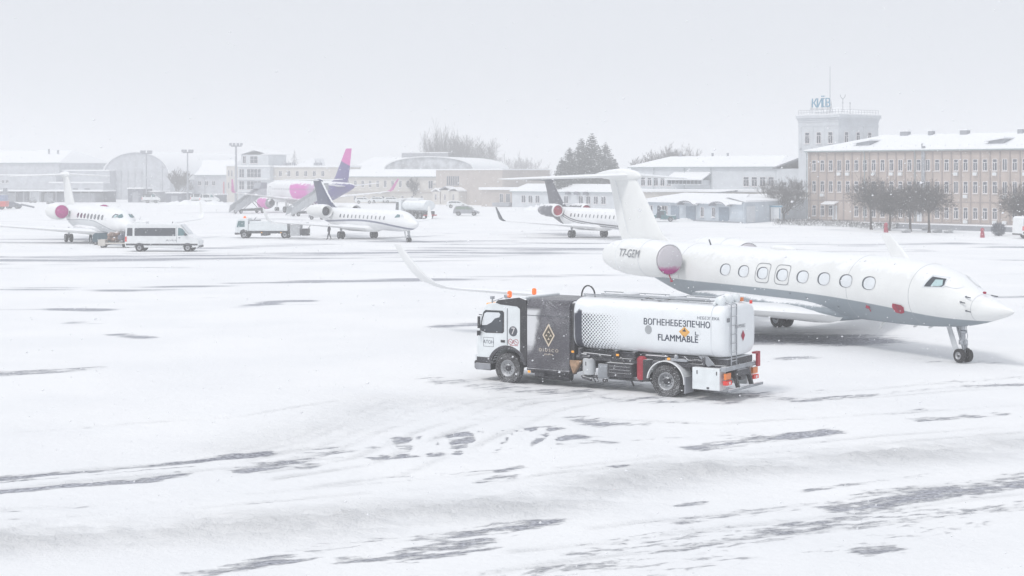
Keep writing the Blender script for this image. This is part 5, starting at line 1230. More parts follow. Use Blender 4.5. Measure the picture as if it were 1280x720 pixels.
def roof(B, W_, D_, z, rise, ov=.35, kind='gable', x0=0, y0=0, m=None, hipl=None, hipr=None, th=.22, name='roof'):
    """ridge runs along x; hip insets on either end (0 = gable)"""
    m = m or M['snow']; a, b, c, d = x0 - ov, x0 + W_ + ov, y0 - ov, y0 + D_ + ov; yc = (c + d) / 2
    l = hipl if hipl is not None else 0; r = hipr if hipr is not None else 0
    mb = MB()
    vs_ = [(a, c, z), (b, c, z), (b, d, z), (a, d, z), (a, c, z + th), (b, c, z + th), (b, d, z + th), (a, d, z + th), (a + l, yc, z + th + rise), (b - r, yc, z + th + rise)]
    mb.add(vs_, [(3, 2, 1, 0), (0, 1, 5, 4), (1, 2, 6, 5), (2, 3, 7, 6), (3, 0, 4, 7), (4, 5, 9, 8), (6, 7, 8, 9), (5, 6, 9), (7, 4, 8)])
    ro = mb.build(name, m, B)
    g_ = MB(); g_.box(a, b, c - .05, c - .005, z - .10, z + .08); g_.build('gutter', M['gutter'], ro); return ro
def flat(B, x0, x1, y0, y1, z, th=.35, m=None, name='roof'):
    mb = MB(); mb.box(x0, x1, y0, y1, z, z + th); return mb.build(name, m or M['snow'], B, bevel=.05)

# ---- three-storey beige building, right
loc, rz, W0 = place(1010, 247, 1283, 221.5)
WT = W0 * 1.32
B = thing('office_building', 'three storey beige building with rows of white framed windows, behind the round trees', 'building', loc, rz)
EV = 10.75
walls(B, WT, 15, EV, M['w_pink']); roof(B, WT, 15, EV, 2.35, .45, hipl=9.5)
sp = 1.52; n = int((WT - 1) / sp)
mb = MB()
for k in range(n + 1): mb.box(.32 + k * sp, .50 + k * sp, -.10, 0, 0, EV - .02)
mb.build('pilasters', M['w_pil'], B)
mb = MB(); mb.box(-.05, WT, -.16, 0, EV - .28, EV - .02); mb.box(0, WT, -.07, 0, 3.1, 3.22); mb.box(0, WT, -.13, .0, -.2, .22); mb.build('cornice', M['w_pil'], B)
random.seed(11)
cnt = 0
for k in range(n):
    x = .78 + k * sp
    for r_, (z, h_) in enumerate(((7.70, 1.70), (4.45, 1.72), (.75, 1.65))):
        if k > 30 or (r_ == 2 and k in (3, 4, 12, 13, 21)): continue
        if cnt >= 84: continue
        add_window(B, x, z, .74, h_, random.choice(['t', 't', 'v', 'cross']), M['frame']); cnt += 1
acs = [(3, 0), (4, 0), (7, 0), (9, 0), (10, 0), (16, 0), (18, 0), (20, 0), (23, 0), (24, 0), (1, 1), (21, 1), (22, 1), (17, 2), (20, 2), (21, 2), (26, 2), (17, 1)]
for k, r_ in acs:
    mb = MB(); x = .9 + k * sp; z = (7.0, 3.75, .1)[r_]; mb.box(x, x + .62, -.42, -.04, z, z + .48); mb.lathe([(-.425, .17), (-.44, .19), (-.44, .02)], (x + .31, 0, z + .24), 'y', 12, 1)
    mb.build('air_conditioner', [M['white'], M['shade']], B)
for x, w_ in ((3.2, 2.4), (17.8, 2.6)):
    mb = MB(); mb.prism([(-1.3, 2.55), (-1.3, 2.70), (0, 3.05), (0, 2.9)], 'x', x, x + w_); mb.build('door_canopy', M['snow'], B)
    mb = MB(); mb.box(x + 1.3, x + 2.1, -.07, -.005, .1, 2.4); mb.build('door', M['shade'], B)
    for q in (x + .1, x + w_ - .16):
        mb = MB(); mb.box(q, q + .06, -1.25, -1.19, 0, 2.6); mb.build('canopy_post', M['galv'], B)
for x in (-.08, 10.3, 18.9): 
    mb = MB(); mb.tube((x, -.22, .1), (x, -.22, EV - .5), .07, n=8); mb.tube((x, -.22, EV - .5), (x, -.5, EV - .05), .07, n=8); mb.build('drainpipe', M['gutter'], B)
mb = MB(); mb.box(20.1, 20.5, -.25, -.005, 2.6, EV + .6); mb.box(20.0, 20.15, -.3, -.2, 2.6, EV + 1.0); mb.build('duct', M['galv'], B)
mb = MB(); mb.box(19.4, 21.0, -.35, -.10, 2.55, 2.95); mb.build('sign_board', M['w_bluewhite'], B)
for x in (7.5, 29.5):
    mb = MB(); mb.prism([(x, EV + .55), (x + 2.4, EV + .55), (x + 2.6, EV + 1.55), (x + .3, EV + 1.25)], 'y', 1.6, 5.2); dm = mb.build('dormer', M['w_grey'], B)
    mb = MB(); mb.prism([(x - .3, EV + 1.15), (x + 2.8, EV + 1.60), (x + 2.8, EV + 1.80), (x - .3, EV + 1.35)], 'y', 1.2, 6.0); mb.build('dormer_roof', M['snow'], dm)
for x, s_ in ((12.2, 1), (17.0, .5), (22.3, .9), (31.5, .6)):
    mb = MB(); mb.box(x, x + 1.3 * s_, 6.8, 7.8, EV + 1.8, EV + 3.0); mb.box(x - .1, x + 1.3 * s_ + .1, 6.7, 7.9, EV + 3.0, EV + 3.15, 1); mb.build('chimney', [M['w_grey'], M['snow']], B)
for k in range(14):
    mb = MB(); mb.tube((4 + k * 2.4, .9, EV + .3), (4 + k * 2.4, .9, EV + .75), .03, n=4); mb.build('snow_guard', M['galv'], B)

# ---- white control tower block behind it
ca, cb, cc_ = PX(998, 266), PX(1048, 259.5), PX(1098, 266)
B = thing('tower_building', 'white square tower with a heavy cornice and blue rooftop letters behind the beige building', 'tower', (cb.x, cb.y, 0), math.radians(0))
A0, A1 = Vector((ca.x - cb.x, ca.y - cb.y)), Vector((cc_.x - cb.x, cc_.y - cb.y)); A3 = A0 + A1
def quadprism(mb, k, z0, z1, mi=0):
    c = A3 * .5; pts = [c + (p - c) * k for p in (Vector((0, 0)), A1, A3, A0)]; mb.prism([(p.x, p.y) for p in pts], 'z', z0, z1, mi)
mb = MB(); quadprism(mb, 1.0, 0, 15.9); mb.build('wall', M['w_white'], B)
mb = MB(); quadprism(mb, 1.012, 15.2, 15.45); quadprism(mb, 1.016, 15.9, 16.25); quadprism(mb, 1.04, 16.25, 16.55); quadprism(mb, 1.07, 16.55, 17.05); mb.build('cornice', M['w_white'], B)
mb = MB(); quadprism(mb, 1.07, 17.05, 17.15); c = A3 * .5
pts = [c + (p - c) * 1.0 for p in (Vector((0, 0)), A1, A3, A0)]
mb.add([(p.x, p.y, 17.16) for p in pts] + [(c.x, c.y, 18.5)], [(0, 1, 4), (1, 2, 4), (2, 3, 4), (3, 0, 4)]); mb.build('roof', M['snow'], B)
for (V0, rzz) in ((A0, None), (A1, None)):
    L = V0.length; d = V0.normalized(); nrm = Vector((d.y, -d.x)) if V0 is A1 else Vector((-d.y, d.x))
    for k in range(3):
        t0 = L * (.19 + .29 * k) - .45; st_ = d * (t0 if V0 is A1 else t0 + .95)
        r_ = math.atan2(d.y, d.x) if V0 is A1 else math.atan2(-d.y, -d.x)
        p = st_ + nrm * .01; add_window(B, 0, 0, .95, 1.9, 't', M['w_white'] if False else M['frame'], M['pane'], loc=(p.x, p.y, 12.3), rz=r_)
    mb = MB()
    for k in range(4):
        t0 = L * (.045 + .29 * k); p = d * t0 + nrm * .05; q = p + d * .35
        mb.prism([(p.x, p.y), (q.x, q.y), (q.x - nrm.x * .05, q.y - nrm.y * .05), (p.x - nrm.x * .05, p.y - nrm.y * .05)], 'z', 10, 15.2)
    a_ = nrm * .05; b_ = d * L + nrm * .05
    mb.prism([(a_.x, a_.y), (b_.x, b_.y), (b_.x - nrm.x * .05, b_.y - nrm.y * .05), (a_.x - nrm.x * .05, a_.y - nrm.y * .05)], 'z', 11.3, 11.6)
    mb.build('pilasters', M['w_white'], B)
    mb = MB()
    for k in range(15):
        p = d * (L * k / 14); mb.tube((p.x, p.y, 17.1), (p.x, p.y, 17.9), .03, n=4)
    e_ = d * L
    for z in (17.5, 17.9): mb.tube((0, 0, z), (e_.x, e_.y, z), .03, n=4)
    mb.build('railing', M['galv'], B)
mb = MB(); p = A3 * .3; mb.tube((p.x - 1.4, p.y, 17.2), (p.x - 1.4, p.y, 25.2), .07, .03, 6); mb.build('aerial_mast', M['w_grey'], B)
for q in (1.4, 2.6):
    mb = MB(); x = c.x + q - 1.6; mb.tube((x, 2.0, 17.2), (x, 2.0, 19.6 if q < 2 else 19.0), .05, n=5); 
    if q < 2: mb.path([(x - .4, 2, 20.4), (x - .35, 2, 20.0), (x, 2, 19.6), (x + .35, 2, 20.0), (x + .4, 2, 20.4)], .05, 5)
    mb.ball((x, 2, 19.0), .12, .12, .12, 8); mb.build('antenna', M['galv'], B)
d = A0.normalized()
sp0 = d * 5.6 + Vector((0, .5)); rr = math.atan2(-d.y, -d.x)
for ch, off in (('К', 0.0), ('И', 1.08), ('Ї', 2.05), ('В', 2.85)):
    vs_, fs_2 = text_geo(ch, 2.05, 'LEFT', .06); mb = MB(); mb.add([(v[0] * .93, -v[2], v[1]) for v in vs_], fs_2)
    o_ = mb.build('letter', M['sign'], B); p = sp0 - d * off; o_.location = (p.x, p.y - .2, 18.95); o_.rotation_euler.z = rr
mb = MB()
for off in (0, 1.2, 2.3, 3.4, 4.2): p = sp0 - d * off; mb.tube((p.x, p.y, 17.1), (p.x, p.y, 19.5), .035, n=4); mb.tube((p.x, p.y, 19.2), (p.x + .5, p.y + .9, 17.1), .03, n=4)
p0, p1 = sp0 + d * .2, sp0 - d * 4.3
for z in (18.0, 18.2): mb.tube((p0.x, p0.y, z), (p1.x, p1.y, z), .035, n=4)
mb.build('sign_frame', M['galv'], B)

# ---- two-storey white building behind, right of centre
loc, rz, W0 = place(789, 312, 972, 290)
B = thing('terminal_wing', 'long white two storey building with a snowy hip roof, left of the tower', 'building', loc, rz)
walls(B, W0, 14, 8.5, M['w_white']); roof(B, W0, 14, 8.5, 2.0, .5, hipl=5, hipr=3)
for k in range(5): add_window(B, 2.4 + k * 1.55, 4.9, 1.05, 1.75, 't')
for k in range(4): add_window(B, W0 - 7.4 + k * 1.8, 4.9, 1.25, 1.8, 't')
mb = MB(); mb.box(10.6, 18.6, -2.6, -.01, 5.2, 6.1); bay = mb.build('glazed_bay', M['w_white'], B)
mb = MB()
for k in range(9): mb.box(10.75 + k * .87, 11.5 + k * .87, -2.64, -2.61, 5.35, 6.0)
mb.build('bay_glass', M['pane'], bay)
mb = MB(); mb.prism([(-3.0, 6.1), (-3.0, 6.3), (0, 7.6), (0, 7.4)], 'x', 10.3, 18.9); mb.build('bay_roof', M['snow'], bay)
for x in (0.2, 5.6, 12.8, 18.9, W0 - .2):
    mb = MB(); mb.tube((x, -.15, 3.4), (x, -.15, 8.4), .06, n=6); mb.build('drainpipe', M['gutter'], B)
for x in (7, 14.5, 18):
    mb = MB(); mb.tube((x, 7, 10.2), (x, 7, 11.3), .22, n=8); mb.build('vent', M['w_grey'], B)
loc, rz, W0 = place(970, 290, 1004, 283)
B = thing('gable_annex', 'white annex with a dark snow streaked roof between the white building and the tower', 'building', loc, rz)
walls(B, W0 + 3, 14, 8.2, M['w_white']); mb = MB(); mb.prism([(-.5, 8.2), (W0 + 4, 11.0), (W0 + 4, 11.2), (-.5, 8.4)], 'y', -.5, 14); mb.build('roof', M['roofmetal'], B)
mb = MB(); mb.box(2.2, 3.0, -.3, -.02, 5.2, 5.7); mb.build('air_conditioner', M['dark'], B)
loc, rz, W0 = place(792, 268, 1012, 262)
B = thing('link_building', 'low flat roofed building between the one storey and two storey white buildings', 'building', loc, rz)
walls(B, W0, 12, 4.2, M['w_cream']); flat(B, -.3, W0 + .3, -.4, 12.3, 4.2, .35)
mb = MB(); mb.prism([(11, 3.6), (17.5, 4.35), (17.5, 4.55), (11, 3.8)], 'y', -3.6, -.42); mb.build('porch_roof', M['roofmetal'], B)
# one-storey front building
loc, rz, W0 = place(800, 257, 930, 232)
B = thing('office_building', 'one storey white building with blue grey gates and arched door canopies', 'building', loc, rz)
mb = MB(); mb.prism([(0, 0), (W0, 0), (W0 - 10.9, 8.5), (0, 8.5)], 'z', -.2, 2.75); mb.build('wall', M['w_bluewhite'], B)
q = [(-.4, -.6), (W0 + .3, -.6), (W0 - 10.9, 9), (-.4, 9)]; mb = MB(); mb.add([(x, y, 2.75 + (y + .6) * .12) for x, y in q] + [(x, y, 3.0 + (y + .6) * .12) for x, y in q], [(3, 2, 1, 0), (4, 5, 6, 7), (0, 1, 5, 4), (1, 2, 6, 5), (2, 3, 7, 6), (3, 0, 4, 7)]); mb.build('roof', M['snow'], B)
def fx(px):
    a_, b_ = PX(800, 257), PX(930, 232); k = (px - CX) / F; return (k * a_.y - a_.x) / ((b_.x - a_.x) - k * (b_.y - a_.y)) * W0
for px, w_ in ((804, 2.2), (811, 1.2), (822, 2.6), (827, 1.8)): add_window(B, fx(px), .9, w_, 1.3, 'v')
for px, px2 in ((839, 849), (858, 869.5), (899, 911.5)):
    mb = MB(); x = fx(px); w_ = fx(px2) - x; mb.box(x, x + w_, -.08, -.005, .05, 2.25)
    for q in range(5): mb.box(x, x + w_, -.095, -.081, .3 + q * .4, .33 + q * .4)
    mb.build('gate', M['bluedoor'], B)
for px in (876, 890): add_window(B, fx(px), .7, fx(px + 4) - fx(px), 1.5, 'v')
for px in (857, 897):
    x = fx(px) + 1.6; mb = MB(); a_ = [(x + 2.0 * math.cos(t_), 2.45 + .55 * math.sin(t_)) for t_ in np.linspace(0, PI, 12)]; b_ = [(x + 2.15 * math.cos(t_), 2.45 + .72 * math.sin(t_)) for t_ in np.linspace(PI, 0, 12)]
    mb.prism(a_ + b_, 'y', -1.3, -.1); mb.build('canopy', M['roofmetal'], B, bevel=.02)
mb = MB(); mb.box(-.1, W0, -.25, -.005, -.1, .18); mb.build('plinth', M['w_grey'], B)
loc, rz, W1 = place(930.5, 231, 1011, 258)
B = thing('garage', 'plain grey and white one storey extension behind the bare spreading tree', 'building', loc, rz)
mb = MB(); mb.prism([(0, 0), (W1, 0), (W1, 6), (9.5, 6)], 'z', -.2, 3.1); mb.build('wall', M['w_bluewhite'], B)
q = [(-.5, -.4), (W1 + .2, -.4), (W1 + .2, 6.4), (9.2, 6.4)]; mb = MB(); mb.add([(x, y, 3.1 + (y + .4) * .1) for x, y in q] + [(x, y, 3.35 + (y + .4) * .1) for x, y in q], [(3, 2, 1, 0), (4, 5, 6, 7), (0, 1, 5, 4), (1, 2, 6, 5), (2, 3, 7, 6), (3, 0, 4, 7)]); mb.build('roof', M['snow'], B)
mb = MB(); mb.box(.8, 4.6, -.06, -.005, .1, 2.5)
for q in range(6): mb.box(.8, 4.6, -.075, -.061, .3 + q * .38, .33 + q * .38)
mb.build('garage_door', M['w_white'], B); add_window(B, W1 * .63, .9, .8, 1.3, 'v')
# sentry booth
a = P(970, 276.9); B = thing('booth', 'small white booth with a blue roof in front of the bare spreading tree', 'booth', (a.x, a.y, 0), math.radians(-8))
mb = MB(); mb.box(-.8, .8, 0, 1.6, 0, 2.2); mb.build('wall', M['white'], B, bevel=.03); mb = MB(); mb.box(-.95, .95, -.15, 1.75, 2.2, 2.45); mb.build('roof', mat('blue_roof', (.12, .30, .42), .5, snow=.2), B, bevel=.03)
mb = MB(); mb.box(-.45, .35, -.04, -.003, .8, 1.9); mb.build('window', M['shade'], B); mb = MB(); mb.box(.45, .7, -.04, -.003, .1, 2.0); mb.build('door', M['bluedoor'], B)

# ---- centre: white low building, sheds, beige block
loc, rz, W0 = place(640, 345, 800, 318)
B = thing('workshop', 'low white building with a snowy roof behind the grey tailed jet', 'building', loc, rz)
walls(B, W0, 10, 3.4, M['w_white']); roof(B, W0, 10, 3.4, 1.5, .4)
for k in range(12):
    if k in (3, 7): continue
    add_window(B, 3.0 + k * 2.15, 1.0, 1.3, 1.6, 'v')
for k in range(3):
    mb = MB(); mb.box(17 + k * 2.6, 18.0 + k * 2.6, -.9, -.05, 2.9, 3.5); mb.build('roof_crate', M['w_dark'], B)
loc, rz, W0 = place(602, 352, 702, 338)
B = thing('shed', 'low beige shed with a thick snow slab roof right of the beige block', 'shed', loc, rz)
walls(B, W0, 8, 3.7, M['w_beige']); flat(B, -.4, W0 + .4, -.6, 8.4, 3.7, .55)
add_window(B, 5.2, .9, 1.0, 2.0, 'v'); add_window(B, 7.0, .9, 1.2, 2.0, 'v'); add_window(B, 9.6, 1.3, 1.2, 1.4, 'v')
mb = MB(); mb.box(4.4, 9.0, -1.6, -.02, .1, .9); mb.build('loading_dock', M['w_grey'], B)
loc, rz, W0 = place(545, 378, 628, 358)
B = thing('block_building', 'plain beige block with narrow slit windows and two small porches', 'building', loc, rz)
walls(B, W0, 14, 8.1, M['w_beige']); flat(B, -.2, W0 + .2, -.2, 14, 8.1, .28)
for k in range(6): add_window(B, 4.4 + k * .85, 4.6, .56, 2.1, 'plain', M['w_grey'])
for x, w_, z in ((1.6, 3.0, 3.0), (8.4, 3.6, 3.2), (5.0, 3.8, 3.4)):
    mb = MB(); mb.box(x, x + w_, -2.2, -.01, -.1, z); po = mb.build('porch', M['w_cream'], B)
    mb = MB(); mb.prism([(x - .3, z), (x + w_ / 2, z + .7), (x + w_ + .3, z), (x + w_ + .3, z + .2), (x + w_ / 2, z + .95), (x - .3, z + .2)], 'y', -2.5, -.02); mb.build('porch_roof', M['snow'] if w_ != 3.8 else M['roofmetal'], po)
    add_window(B, 0, 0, .7, 1.5, 'v', loc=(x + w_ * .35, -2.22, 1.0))
loc, rz, W0 = place(595, 366, 668, 372)
B = thing('block_building', 'brownish flat roofed block with small windows just right of the slit window block', 'building', loc, rz)
walls(B, W0, 12, 8.0, M['w_beige']); flat(B, -.2, W0 + .2, -.2, 12, 8.0, .25)
for k in range(5): add_window(B, 3.4 + k * 1.7, 5.0, .7, 1.2, 'v')
# low white hall seen above the shed
loc, rz, W0 = place(640, 400, 800, 390)
B = thing('hall', 'long low hall with snowy roof in the haze behind the low white building', 'building', loc, rz)
walls(B, W0, 10, 5.0, M['w_beige']); flat(B, -.3, W0 + .3, -.3, 10, 5.0, .5)
for k in range(9): add_window(B, 8 + k * 2.4, 2.6, 1.0, 1.8, 'v')

# ---- the terminal, left of centre
loc, rz, W0 = place(427, 396, 560, 386)
B = thing('terminal_building', 'long cream terminal wing with tall windows right of the purple tail', 'building', loc, rz)
walls(B, W0, 12, 6.5, M['w_cream']); roof(B, W0, 12, 6.5, 1.7, .5, hipl=0, hipr=5)
for k in range(9): add_window(B, 1.4 + k * 2.05, 3.9, .75, 1.7, 'v')
add_window(B, W0 - 5.2, 3.6, 1.2, 2.0, 'v')
mb = MB(); mb.box(0, W0, -.25, -.005, 2.6, 2.85); mb.build('string_course', M['w_beige'], B)
for k in range(8): add_window(B, 3.4 + k * 2.6, .6, .6, 1.2, 'v')
mb = MB(); mb.prism([(W0 - 3.4, 4.6), (W0 + .6, 5.1), (W0 + .6, 5.3), (W0 - 3.4, 4.8)], 'y', -1.4, -.05); mb.build('canopy', M['roofmetal'], B)
loc, rz, W0 = place(335, 404, 428, 398)
B = thing('terminal_building', 'two storey cream terminal wing with a row of upper windows, behind the airliner', 'building', loc, rz)
walls(B, W0, 12, 8.9, M['w_cream']); flat(B, -.3, W0 + .3, -.4, 12, 8.9, .45)
for k in range(7):
    add_window(B, .7 + k * 2.35, 6.6, .85, 1.4, 'v'); add_window(B, .7 + k * 2.35, 4.0, .7, 1.0, 'v')
mb = MB(); mb.box(0, W0, -.5, -.005, 5.3, 5.65); mb.build('ledge', M['snow'], B)
mb = MB(); mb.prism([(6.0, 9.35), (10.5, 11.2), (11.5, 11.2), (12.0, 9.35)], 'y', 3, 9); mb.build('skylight', M['snow'], B)
for x in (3.2, 4.3, 5.6, 11.8, 13.0, -.5):
    mb = MB(); mb.box(x, x + .8, 2.0, 2.8, 9.3, 10.1); mb.tube((x + .4, 2.4, 10), (x + .4, 2.4, 10.6), .08, n=5); mb.build('roof_vent', M['w_grey'], B)
loc, rz, W0 = place(283, 408, 337, 402)
B = thing('terminal_tower', 'stepped terminal block with glazed bands and a small gabled penthouse, beside the tall light mast', 'building', loc, rz)
walls(B, W0 * .27, 12, 9.2, M['w_cream'], 0); walls(B, W0 * .73, 12, 9.0, M['w_white'], W0 * .27, .01); flat(B, -.2, W0 * .27, -.2, 12, 9.2, .4); flat(B, W0 * .27 + .01, W0 + .2, -.3, 12, 9.0, .4)
mb = MB(); mb.box(W0 * .29, W0 * .92, 1.0, 9, 9.4, 12.1); mb.prism([(W0 * .25, 12.1), (W0 * .6, 13.3), (W0 * .98, 12.1), (W0 * .98, 12.3), (W0 * .6, 13.55), (W0 * .25, 12.3)], 'y', .6, 9.4, 1); mb.build('penthouse', [M['w_white'], M['snow']], B)
add_window(B, 0, 0, 2.4, 1.9, 'grid', loc=(W0 * .50, .98, 9.9)); add_window(B, 0, 0, 1.0, 1.9, 'v', loc=(W0 * .33, .98, 9.9))
for z in (6.3, 3.2):
    add_window(B, W0 * .30, z, 1.6, 2.2, 'grid'); add_window(B, W0 * .48, z, 4.4, 2.2, 'grid')
    mb = MB(); mb.box(W0 * .27, W0, -.9, -.01, z - .5, z - .25); mb.build('balcony_slab', M['snow'], B)
for z in (6.5, 3.4): add_window(B, .5, z, .5, 1.7, 'v'); add_window(B, 1.5, z, .5, 1.7, 'v')
# arched hangar with a pale front behind the terminal
def arched(label, pxl, D1, pxr, D2, ze, rise, depth, m, rm, seed=0, nm='hangar'):
    loc, rz, W_ = place(pxl, D1, pxr, D2); B = thing(nm, label, 'hangar', loc, rz); n_ = 20
    a_ = [(W_ / 2 - W_ / 2 * math.cos(PI * k / n_), ze + rise * math.sin(PI * k / n_) ** .85) for k in range(n_ + 1)]
    mb = MB(); mb.prism([(0, -.2)] + a_ + [(W_, -.2)], 'y', 0, depth); mb.build('wall', m, B)
    o1 = [(W_ / 2 - (W_ / 2 + .25) * math.cos(PI * k / n_), ze + (rise + .25) * math.sin(PI * k / n_) ** .85) for k in range(n_ + 1)]
    o2 = [(W_ / 2 - (W_ / 2 + .02) * math.cos(PI * k / n_), ze + (rise + .02) * math.sin(PI * k / n_) ** .85) for k in range(n_, -1, -1)]
    mb = MB(); mb.prism(o1 + o2, 'y', -.5, depth + .2); mb.build('roof', rm, B, True); return B, W_
B, W_ = arched('pale hangar with a low arched gable rising behind the terminal', 481, 436, 592, 430, 8.2, 3.6, 40, mat('snowy_cladding', (.50, .52, .55), .9, var=.25, vscale=.35), M['snow'])
loc, rz, W0 = place(440, 440, 482, 437); B = thing('hangar_annex', 'white roofed annex left of the low arched gable, behind the purple fin', 'building', loc, rz)
walls(B, W0 + .5, 30, 7.6, M['w_grey']); mb = MB(); mb.prism([(-.3, 7.6), (-.3, 7.9), (22, 12.0), (22, 11.7)], 'x', -3, W0 + .8); mb.build('roof', M['snow'], B)
loc, rz, W0 = place(502, 480, 560, 476); B = thing('plant_room', 'pale flat topped block above the arched gable', 'building', loc, rz)
walls(B, W0, 8, 13.5, M['w_grey']); flat(B, -.1, W0 + .1, -.1, 8, 13.5, .3)
# far left group
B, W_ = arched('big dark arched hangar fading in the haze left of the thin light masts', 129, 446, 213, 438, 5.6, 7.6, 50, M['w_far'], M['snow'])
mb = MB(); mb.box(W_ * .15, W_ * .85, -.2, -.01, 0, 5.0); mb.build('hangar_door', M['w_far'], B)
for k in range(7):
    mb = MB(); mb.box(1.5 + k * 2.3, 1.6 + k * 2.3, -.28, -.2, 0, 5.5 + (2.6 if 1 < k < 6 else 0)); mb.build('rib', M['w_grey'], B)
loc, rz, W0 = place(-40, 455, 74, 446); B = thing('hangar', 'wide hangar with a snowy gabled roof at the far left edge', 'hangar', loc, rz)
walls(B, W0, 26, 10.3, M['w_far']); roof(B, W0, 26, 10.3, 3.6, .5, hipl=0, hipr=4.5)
mb = MB(); mb.box(0, W0, -1.6, -.02, 3.0, 6.8); mb.box(-.1, W0 + .1, -1.8, -.02, 6.8, 7.1, 1); mb.build('front_extension', [M['w_far'], M['snow']], B)
for x in (12.4, 13.8): add_window(B, 0, 0, 1.0, .9, 'v', loc=(x, -1.62, 4.6))
mb = MB(); mb.box(9.6, 10.2, -1.7, -1.61, 0, 6.6); mb.build('pipe', M['bluedoor'], B)
mb = MB(); mb.box(9.5, 9.9, -.06, -.005, 7.9, 8.9); mb.build('vent', M['w_dark'], B)
for k in range(2):
    mb = MB(); mb.box(W0 - 9 + k * 3, W0 - 8.6 + k * 3, 8, 8.4, 13.0, 14.4 - k * .3); mb.build('chimney', M['w_grey'], B)
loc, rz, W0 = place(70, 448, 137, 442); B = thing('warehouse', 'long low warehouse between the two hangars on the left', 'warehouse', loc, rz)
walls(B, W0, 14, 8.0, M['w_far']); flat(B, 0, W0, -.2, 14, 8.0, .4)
mb = MB(); mb.box(.0, W0, -3.0, -.02, -.1, 4.6); mb.box(-.1, W0 + .1, -3.2, -.02, 4.6, 5.0, 1); mb.build('lean_to', [M['w_far'], M['snow']], B)
for x in (7.8, 11.6): mb = MB(); mb.box(x, x + 1.8, -3.08, -3.01, 1.2, 3.2); mb.build('gate', M['w_dark'], B)
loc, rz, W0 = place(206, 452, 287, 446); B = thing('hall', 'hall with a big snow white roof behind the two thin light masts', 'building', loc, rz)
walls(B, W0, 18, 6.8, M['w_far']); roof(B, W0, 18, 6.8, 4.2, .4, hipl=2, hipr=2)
for k in range(6): add_window(B, 4.0 + k * 2.2, 3.9, 1.1, 1.3, 'v')
mb = MB(); mb.box(W0 - 2.0, W0 - 1.6, -.08, -.01, .6, 5.0); mb.build('red_panel', mat('red_strip', (.5, .10, .14), .6), B)
# open baggage shed row
loc, rz, W0 = place(-20, 408, 131, 400); B = thing('open_shed', 'long open shed with a flat snowy roof and dark bays behind the left jet', 'shed', loc, rz)
flat(B, 0, W0, -1, 6, 2.75, .38); mb = MB(); mb.box(0, W0, 5.6, 5.9, -.1, 2.74); mb.build('back_wall', M['w_dark'], B)
for k in range(14): mb = MB(); mb.box(.2 + k * 2.3, .4 + k * 2.3, -.8, -.6, 0, 2.74); mb.build('post', M['w_grey'], B)
for a_, b_, m_ in ((4.2, 8.8, 'w_grey'), (9.4, 12.4, 'w_dark'), (12.8, 16.0, 'w_white'), (17.0, 19.5, 'w_grey'), (20, 24.2, 'w_dark'), (24.8, 31, 'w_grey')):
    mb = MB(); mb.box(a_, b_, .4, 5.5, -.1, 2.3 if m_ != 'w_white' else 2.6); mb.build('bay_wall', M[m_], B)
for px, py in ((41, 253.5), (63, 255)):
    a = P(px, py); T_ = thing('trolley', 'small dark wheeled trolley in front of the open shed, %s one' % ('left' if px < 50 else 'right'), 'trolley', (a.x, a.y, 0), 0)
    mb = MB(); mb.prism([(-.8, .35), (-.6, 1.2), (.2, 1.5), (.8, .8), (.8, .35)], 'y', -.5, .5); mb.build('body', M['w_grey'], T_, bevel=.05)
    for s in (-1, 1):
        for x in (-.5, .5): wheel(T_, x, s * .5, .32, .15, s, far=True, n=12)
for pxl, pxr, D_, h_, lab, mm in ((160, 179, 402, 3.4, 'dark square shed just right of the arched hangar front', 'w_dark'), (181, 200, 404, 2.6, 'lower grey shed next to the dark square shed', 'w_grey'), (208, 228, 400, 2.3, 'small dark shed left of the white vans', 'w_dark'), (258, 271, 398, 1.9, 'small dark container left of the terminal', 'w_dark')):
    loc, rz, W0 = place(pxl, D_, pxr, D_ - 1); B = thing('storage_shed', lab, 'shed', loc, rz); walls(B, W0, 5, h_, M[mm]); flat(B, -.2, W0 + .2, -.3, 5.3, h_, .3)
    mb = MB(); mb.box(W0 * .3, W0 * .7, -.05, -.004, 0, h_ * .75); mb.build('door', M['w_grey'] if mm != 'w_grey' else M['w_dark'], B)
van('white_van', 'small white van parked by the dark sheds on the left', 'van', PX(189, 392), math.radians(5), 4.4, 1.8, 1.9, M['white'], 'minibus')
van('white_van', 'white box van beside the small dark container far left of the terminal', 'van', PX(262, 385), math.radians(0), 4.6, 1.9, 2.3, M['white'], 'minibus')
# low snow banks far away
def bank(label, pxl, pxr, D_, h_, seed):
    rs = random.Random(seed); a_, b_ = PX(pxl, D_), PX(pxr, D_); L = (b_ - a_).length; n_ = 26; rings = []
    for k in range(n_ + 1):
        t_ = k / n_; x = a_.x + (b_.x - a_.x) * t_; hh = h_ * max(.03, math.sin(PI * t_) ** .5) * rs.uniform(.6, 1.1)
        rings.append([(x, D_ + 3.0 * math.cos(q), -.1 + (hh + .1) * math.sin(q)) for q in np.linspace(0, PI, 8)])
    mb = MB(); mb.ring_loft(rings); o_ = mb.build('snow_bank', M['snow'], None, True); tag(o_, label, 'snow bank')
bank('low heap of ploughed snow in front of the low white building', 655, 712, 318, 1.3, 3)
bank('long low heap of ploughed snow in front of the far white vans', 205, 290, 370, 1.2, 5)
bank('low heap of ploughed snow in front of the pickup at the white building', 846, 872, 246, .5, 6)

